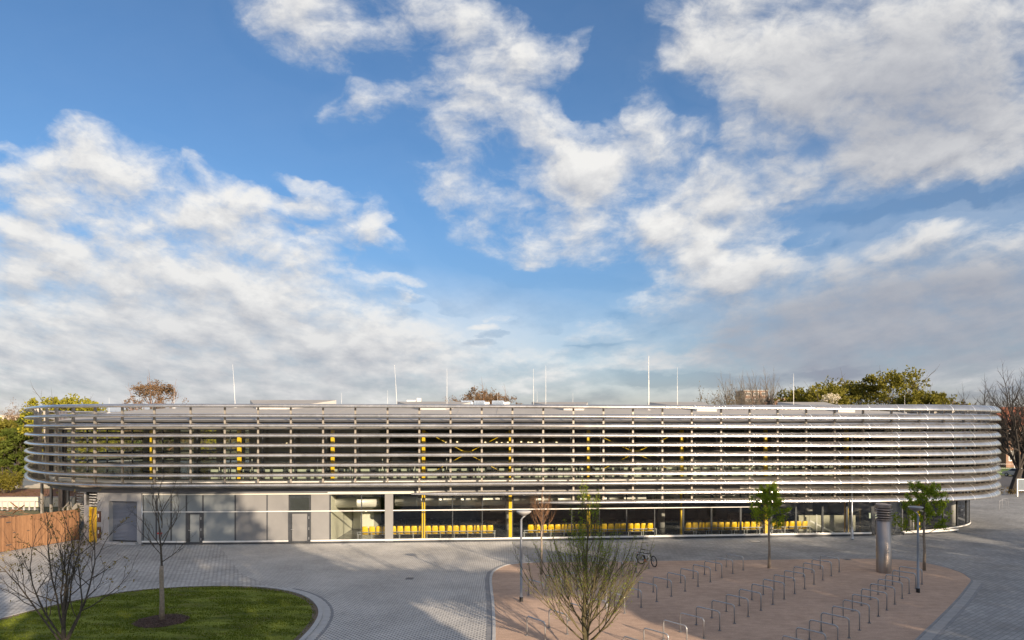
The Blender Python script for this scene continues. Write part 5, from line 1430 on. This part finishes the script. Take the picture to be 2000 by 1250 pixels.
# low concrete wall with white railing
e = empty('garden_wall', (-56, 72, 0), 'low pale concrete wall in front of the mulch bed at left', 'wall')
MB().beam((-74, 72.5, 0.5), (-47, 73.5, 0.5), 0.25, 1.0).build('wall', M['sand'], e); MB().beam((-74, 72.5, 1.03), (-47, 73.5, 1.03), 0.32, 0.06).build('coping', M['concrete'], e)
e = empty('railing', (-54, 69, 0), 'white slatted railing behind the timber fence', 'railing')
for k in range(26): MB().box((-62 + k * .55, 69, 0.62), (0.16, 0.04, 0.95)).build('slat', M['concrete'], e)
for z in (0.25, 1.0): MB().beam((-62.2, 69.04, z), (-47.8, 69.04, z), 0.04, 0.07).build('rail', M['galv'], e)
# heap of planks behind the fence
e = empty('plank_heap', (-44, 60, 0), 'untidy heap of light planks lying behind the timber fence', 'planks'); mb = MB(); r = random.Random(4)
for k in range(26):
    a = Vector((-46 + r.uniform(-2, 3), 60 + r.uniform(-1, 1), r.uniform(.6, 1.1))); d = Vector((r.uniform(-1, 1), r.uniform(-.5, .5), r.uniform(-.1, .2))).normalized(); mb.beam(a, a + d * r.uniform(1, 2.4), 0.12, 0.03)
mb.box((-44.5, 60, 0.3), (5, 2, 0.6)); mb.build('planks', M['wood'], e)
# outbuildings seen through the left end
def block(name, x, y, w, d, h, m, lab, floors, cols, roofm=None, pitched=False, cat='building'):
    e = empty(name, (x, y, 0), lab, cat); mb = MB(); mb.box((x, y, h / 2), (w, d, h)); mb.build('wall', m, e)
    if pitched:
        mb = MB(); n = 0; mb.v = [(x - w / 2 - .4, y - d / 2 - .4, h + .01), (x + w / 2 + .4, y - d / 2 - .4, h + .01), (x + w / 2 + .4, y + d / 2 + .4, h + .01), (x - w / 2 - .4, y + d / 2 + .4, h + .01), (x - w / 2 - .4, y, h + d * .4), (x + w / 2 + .4, y, h + d * .4)]
        for f in ((0, 1, 5, 4), (2, 3, 4, 5), (0, 4, 3), (1, 2, 5), (0, 3, 2, 1)): mb.face(f)
        rf_ = mb.build('roof', roofm, e)
        MB().box((x + w * .2, y + .3, h + d * .42), (0.9, 0.9, 1.8)).build('chimney', M['bark_red'], rf_)
    else: MB().box((x, y, h + .15), (w + .5, d + .5, .3)).build('roof', roofm or M['concrete'], e)
    for i in range(floors):
        for j in range(cols):
            cx = x - w / 2 + (j + .5) * w / cols; cz = (i + .55) * h / floors
            f = MB().box((cx, y - d / 2 - .03, cz), (w / cols * .62, 0.06, h / floors * .5)).build('window', M['white_metal'], e)
            MB().box((cx, y - d / 2 - .075, cz), (w / cols * .52, 0.03, h / floors * .4)).build('pane', M['interior'], f)
    return e
brick = brick_mat('brown_brick', (0.22, 0.12, 0.075), (0.30, 0.17, 0.11), (0.2, 0.17, 0.14), 0.6, 0.3)
c = at(1484, 800, 260); block('brick_tower', c[0] - 2.5, 262, 9, 10, H + (HOR - 764) * 260 / F, brick, 'brown brick tower block behind the bare trees', 9, 3); 
c = at(1503, 800, 264); block('brick_block', c[0] + 3, 266, 10, 10, H + (HOR - 779) * 264 / F, brick, 'lower brown block stepping down right of the brick tower', 7, 3)
c = at(12, 815, 330); block('pale_block', c[0], 330, 26, 14, H + (HOR - 812) * 330 / F, M['sand'], 'sunlit cream block far off at the left edge', 4, 8)
c = at(1995, 800, 150); block('tiled_house', c[0], 150, 14, 10, 9.0, brick, 'house with red tiled roof behind the bare trees at right', 2, 5, mat('red_roof_tiles', (0.32, 0.11, 0.06), 0.8, 0, .2, 2), True, 'house')
block('shed', -64, 104, 9, 6, 3.2, M['white_metal'], 'low white shed seen through the left end of the louvers', 1, 4)
# parked cars
def car(name, loc, rz, paint, lab):
    e = empty(name, loc, lab, 'car', 'cars parked beyond the hall', rz)
    prof = [(-2.1, .35), (-2.15, .75), (-1.95, .95), (-1.2, 1.0), (-.75, 1.42), (.55, 1.45), (1.15, 1.0), (2.0, .85), (2.15, .6), (2.1, .32)]
    mb = MB(); n = len(prof)
    for y, ins in ((-.85, 0), (.85, 0)):
        for x, z in prof: mb.v.append((x, y * (0.86 if z > 1.1 else 1), z))
    mb.face(tuple(range(n))); mb.face(tuple(n + k for k in reversed(range(n))))
    for k in range(n): mb.face((k, (k + 1) % n, n + (k + 1) % n, n + k))
    mb.build('body', paint, e, world=False)
    for y in (-.80, .80):
        w = MB(); w.v = [(-1.05, y * 1.075, 1.02), (1.0, y * 1.075, 1.02), (.5, y * .95, 1.36), (-.7, y * .95, 1.36)]; w.face((0, 1, 2, 3) if y < 0 else (3, 2, 1, 0)); w.build('side_window', M['black'], e, world=False)
    w = MB(); w.v = [(1.12, -.7, 1.04), (1.12, .7, 1.04), (.62, .62, 1.42), (.62, -.62, 1.42)]; w.face((0, 1, 2, 3)); w.build('windscreen', M['black'], e, world=False)
    for x in (-1.35, 1.35):
        for y in (-.8, .8):
            t = MB().tube([(x, y - .1, .32), (x, y + .1, .32)], .32, 16).build('wheel', M['black'], e, world=False)
            MB().tube([(x, y - .115, .32), (x, y + .115, .32)], .18, 12).build('rim', M['galv'], t, world=False)
    for y in (-.6, .6): MB().box((2.1, y, .72), (.08, .3, .14)).build('headlight', M['white_metal'], e, world=False)
    return e
c = at(12, 905, 158); car('parked_car', (c[0] - 4, 161, 0), 0.06, M['red'], 'red car far off on the road at the left edge')
c = at(1988, 935, 118); car('parked_car', (c[0], 118, 0.0), 1.9, mat('silver_paint', (0.5, 0.5, 0.52), 0.3, .5, .03), 'silver car parked by the lawn at the right edge')
# right background
ground_sheet('lawn', [(50, 126), (240, 110), (240, 190), (50, 190)], 0.0, mat('far_lawn', (0.07, 0.13, 0.012), .95, 0, .25, .2))
ground_sheet('road', [(44, 97), (240, 90), (240, 111), (44, 121)], 0.004, M['asphalt'])
ground_sheet('road', [(75, -20), (120, -20), (120, 96), (44, 96.5), (44, 86), (75, 86)], -0.004, M['pave_right'])
shrubs('hedge_strip', 56, 82, 86, 91, 0.9, M['leaf_brown'], 320, 'low scrub beneath the bare trees at right', 12, .12)
e = empty('notice_board', (62.5, 84, 0), 'grey notice board on two white posts at the right edge', 'notice board')
x0 = at(1987, 960, 84)[0]
for x in (x0, x0 + 2.2): MB().box((x, 84, 1.1), (0.12, 0.12, 2.2)).build('post', M['white_metal'], e)
MB().box((x0 + 1.1, 83.95, 1.45), (2.08, 0.06, 1.3)).build('board', mat('slate_board', (0.10, 0.13, 0.16), .4), e)
MB().box((x0 + 1.1, 83.93, 2.14), (2.3, 0.10, 0.08)).box((x0 + 1.1, 83.93, 0.76), (2.08, 0.10, 0.08)).build('frame', M['white_metal'], e)
for k, px in enumerate((1952, 1957)):
    c = at(px, 975, 71 + k * 1.6); e = empty('bicycle_stand', (c[0], c[1], 0), 'steel hoop stand at the right tip of the louvers, ' + ('nearer one' if k == 0 else 'farther one'), 'bicycle stand', 'steel hoop stands past the hall')
    MB().tube([(c[0], c[1], 0), (c[0], c[1], .8), (c[0] + .1, c[1] + .02, .92), (c[0] + .8, c[1] + .3, .92), (c[0] + .9, c[1] + .32, .8), (c[0] + .9, c[1] + .32, 0)], .022, 6).build('tube', M['lamp_grey'], e)
e = empty('wire_fence', (64, 124, 0), 'thin grey wire fence in front of the far right lawn', 'fence')
for k in range(12): MB().beam((54 + 4 * k, 125 - .3 * k, 0), (54 + 4 * k, 125 - .3 * k, 2.0), .08, .08).build('post', M['galv'], e)
for z in (.5, 1.2, 1.95): MB().beam((54, 125, z), (98, 121.7, z), .03, .03).build('wire', M['galv'], e)

# ------------------------------------------------------------------ unseen behind the viewer: trees, plus a flat crown and block added for shade
def shade_tree(xc, h, rx, rh, lab, seed, n=2600, Y=-15.0, leaf=0.42):
    e = tree_entity('tall_tree', (xc, Y, 0), lab, 'tree', 'tall trees behind the viewer')
    T = Tree(seed); T.limb((xc, Y, 0), (0, 0, 1), max(2, h), 0.32, 0.12, 6, 0.05, 0.04, 8)
    for k in range(10):
        a = k * 2.4; T.grow((xc, Y, h - rh * .7 + k * .12 * rh), (cos(a), sin(a) * .5, .5), rx * .8, 0.09, 0, [(4, 35, .5, .02, .1, .3), (3, 35, .5, .02, .1, .3)])
    T.mb.build('trunk', M['bark'], e); lf = MB(); r = T.r
    for k in range(n):
        v = rand_unit(r) * r.random() ** (1 / 3.4); w = 1 + .22 * mnoise.noise((v.x * 2 + seed, v.z * 2, v.y * 2))
        leaves(lf, Vector((xc + v.x * rx * w, Y + v.y * min(rx, 3.0), h + v.z * rh * w)), leaf, r, 0.2)
    lf.build('crown', M['leaf_green'], e)
# crown centres (x, height, half width, half height), placed to cast the shade patches
SH = [(-6.5, 10.0, 6.0, 7.2, 'leafy tree behind the viewer, farthest left'), (4.3, 14.8, 3.9, 10.4, 'tall narrow tree behind the viewer, second from left'), (10.2, 14.8, 5.6, 9.9, 'tall leafy tree behind the viewer, third from left'), (15.4, 12.4, 2.4, 7.4, 'slim leafy tree behind the viewer, fourth from left'),
      (21.0, 15.3, 8.5, 0.75, 'unseen flat crown added behind the viewer to shade a ground strip'), (32.5, 13.6, 4.9, 5.6, 'leafy tree behind the viewer right of the flat one'),  # the flat crown is added to shade the strip between lit patches
      (41.5, 15.1, 5.6, 7.5, 'tall leafy tree behind the viewer, third from right'), (50.5, 15.1, 6.2, 7.9, 'tall leafy tree behind the viewer, second from right'), (62.0, 15.1, 8.0, 8.1, 'tall leafy tree behind the viewer, farthest right'), (76.0, 15.1, 8.0, 7.9, 'tall leafy tree behind the viewer at the far right corner')]
for i, (xc, h, rx, rh, lab) in enumerate(SH): shade_tree(xc, h, rx, rh, lab, 60 + i, n=1500 if rh < 2 else 4200, Y=-6.0, leaf=0.45)
block('shade_block', 42, -15, 96, 12, 11.4, brick_mat('buff_brick', (0.34, 0.27, 0.20), (0.40, 0.32, 0.24), (0.3, 0.28, 0.25), 0.5, 0.25), 'plain brick block added out of view behind the viewer to throw shade', 4, 24)  # unseen block, added to keep the near ground in shade
print('objects', len(bpy.data.objects))
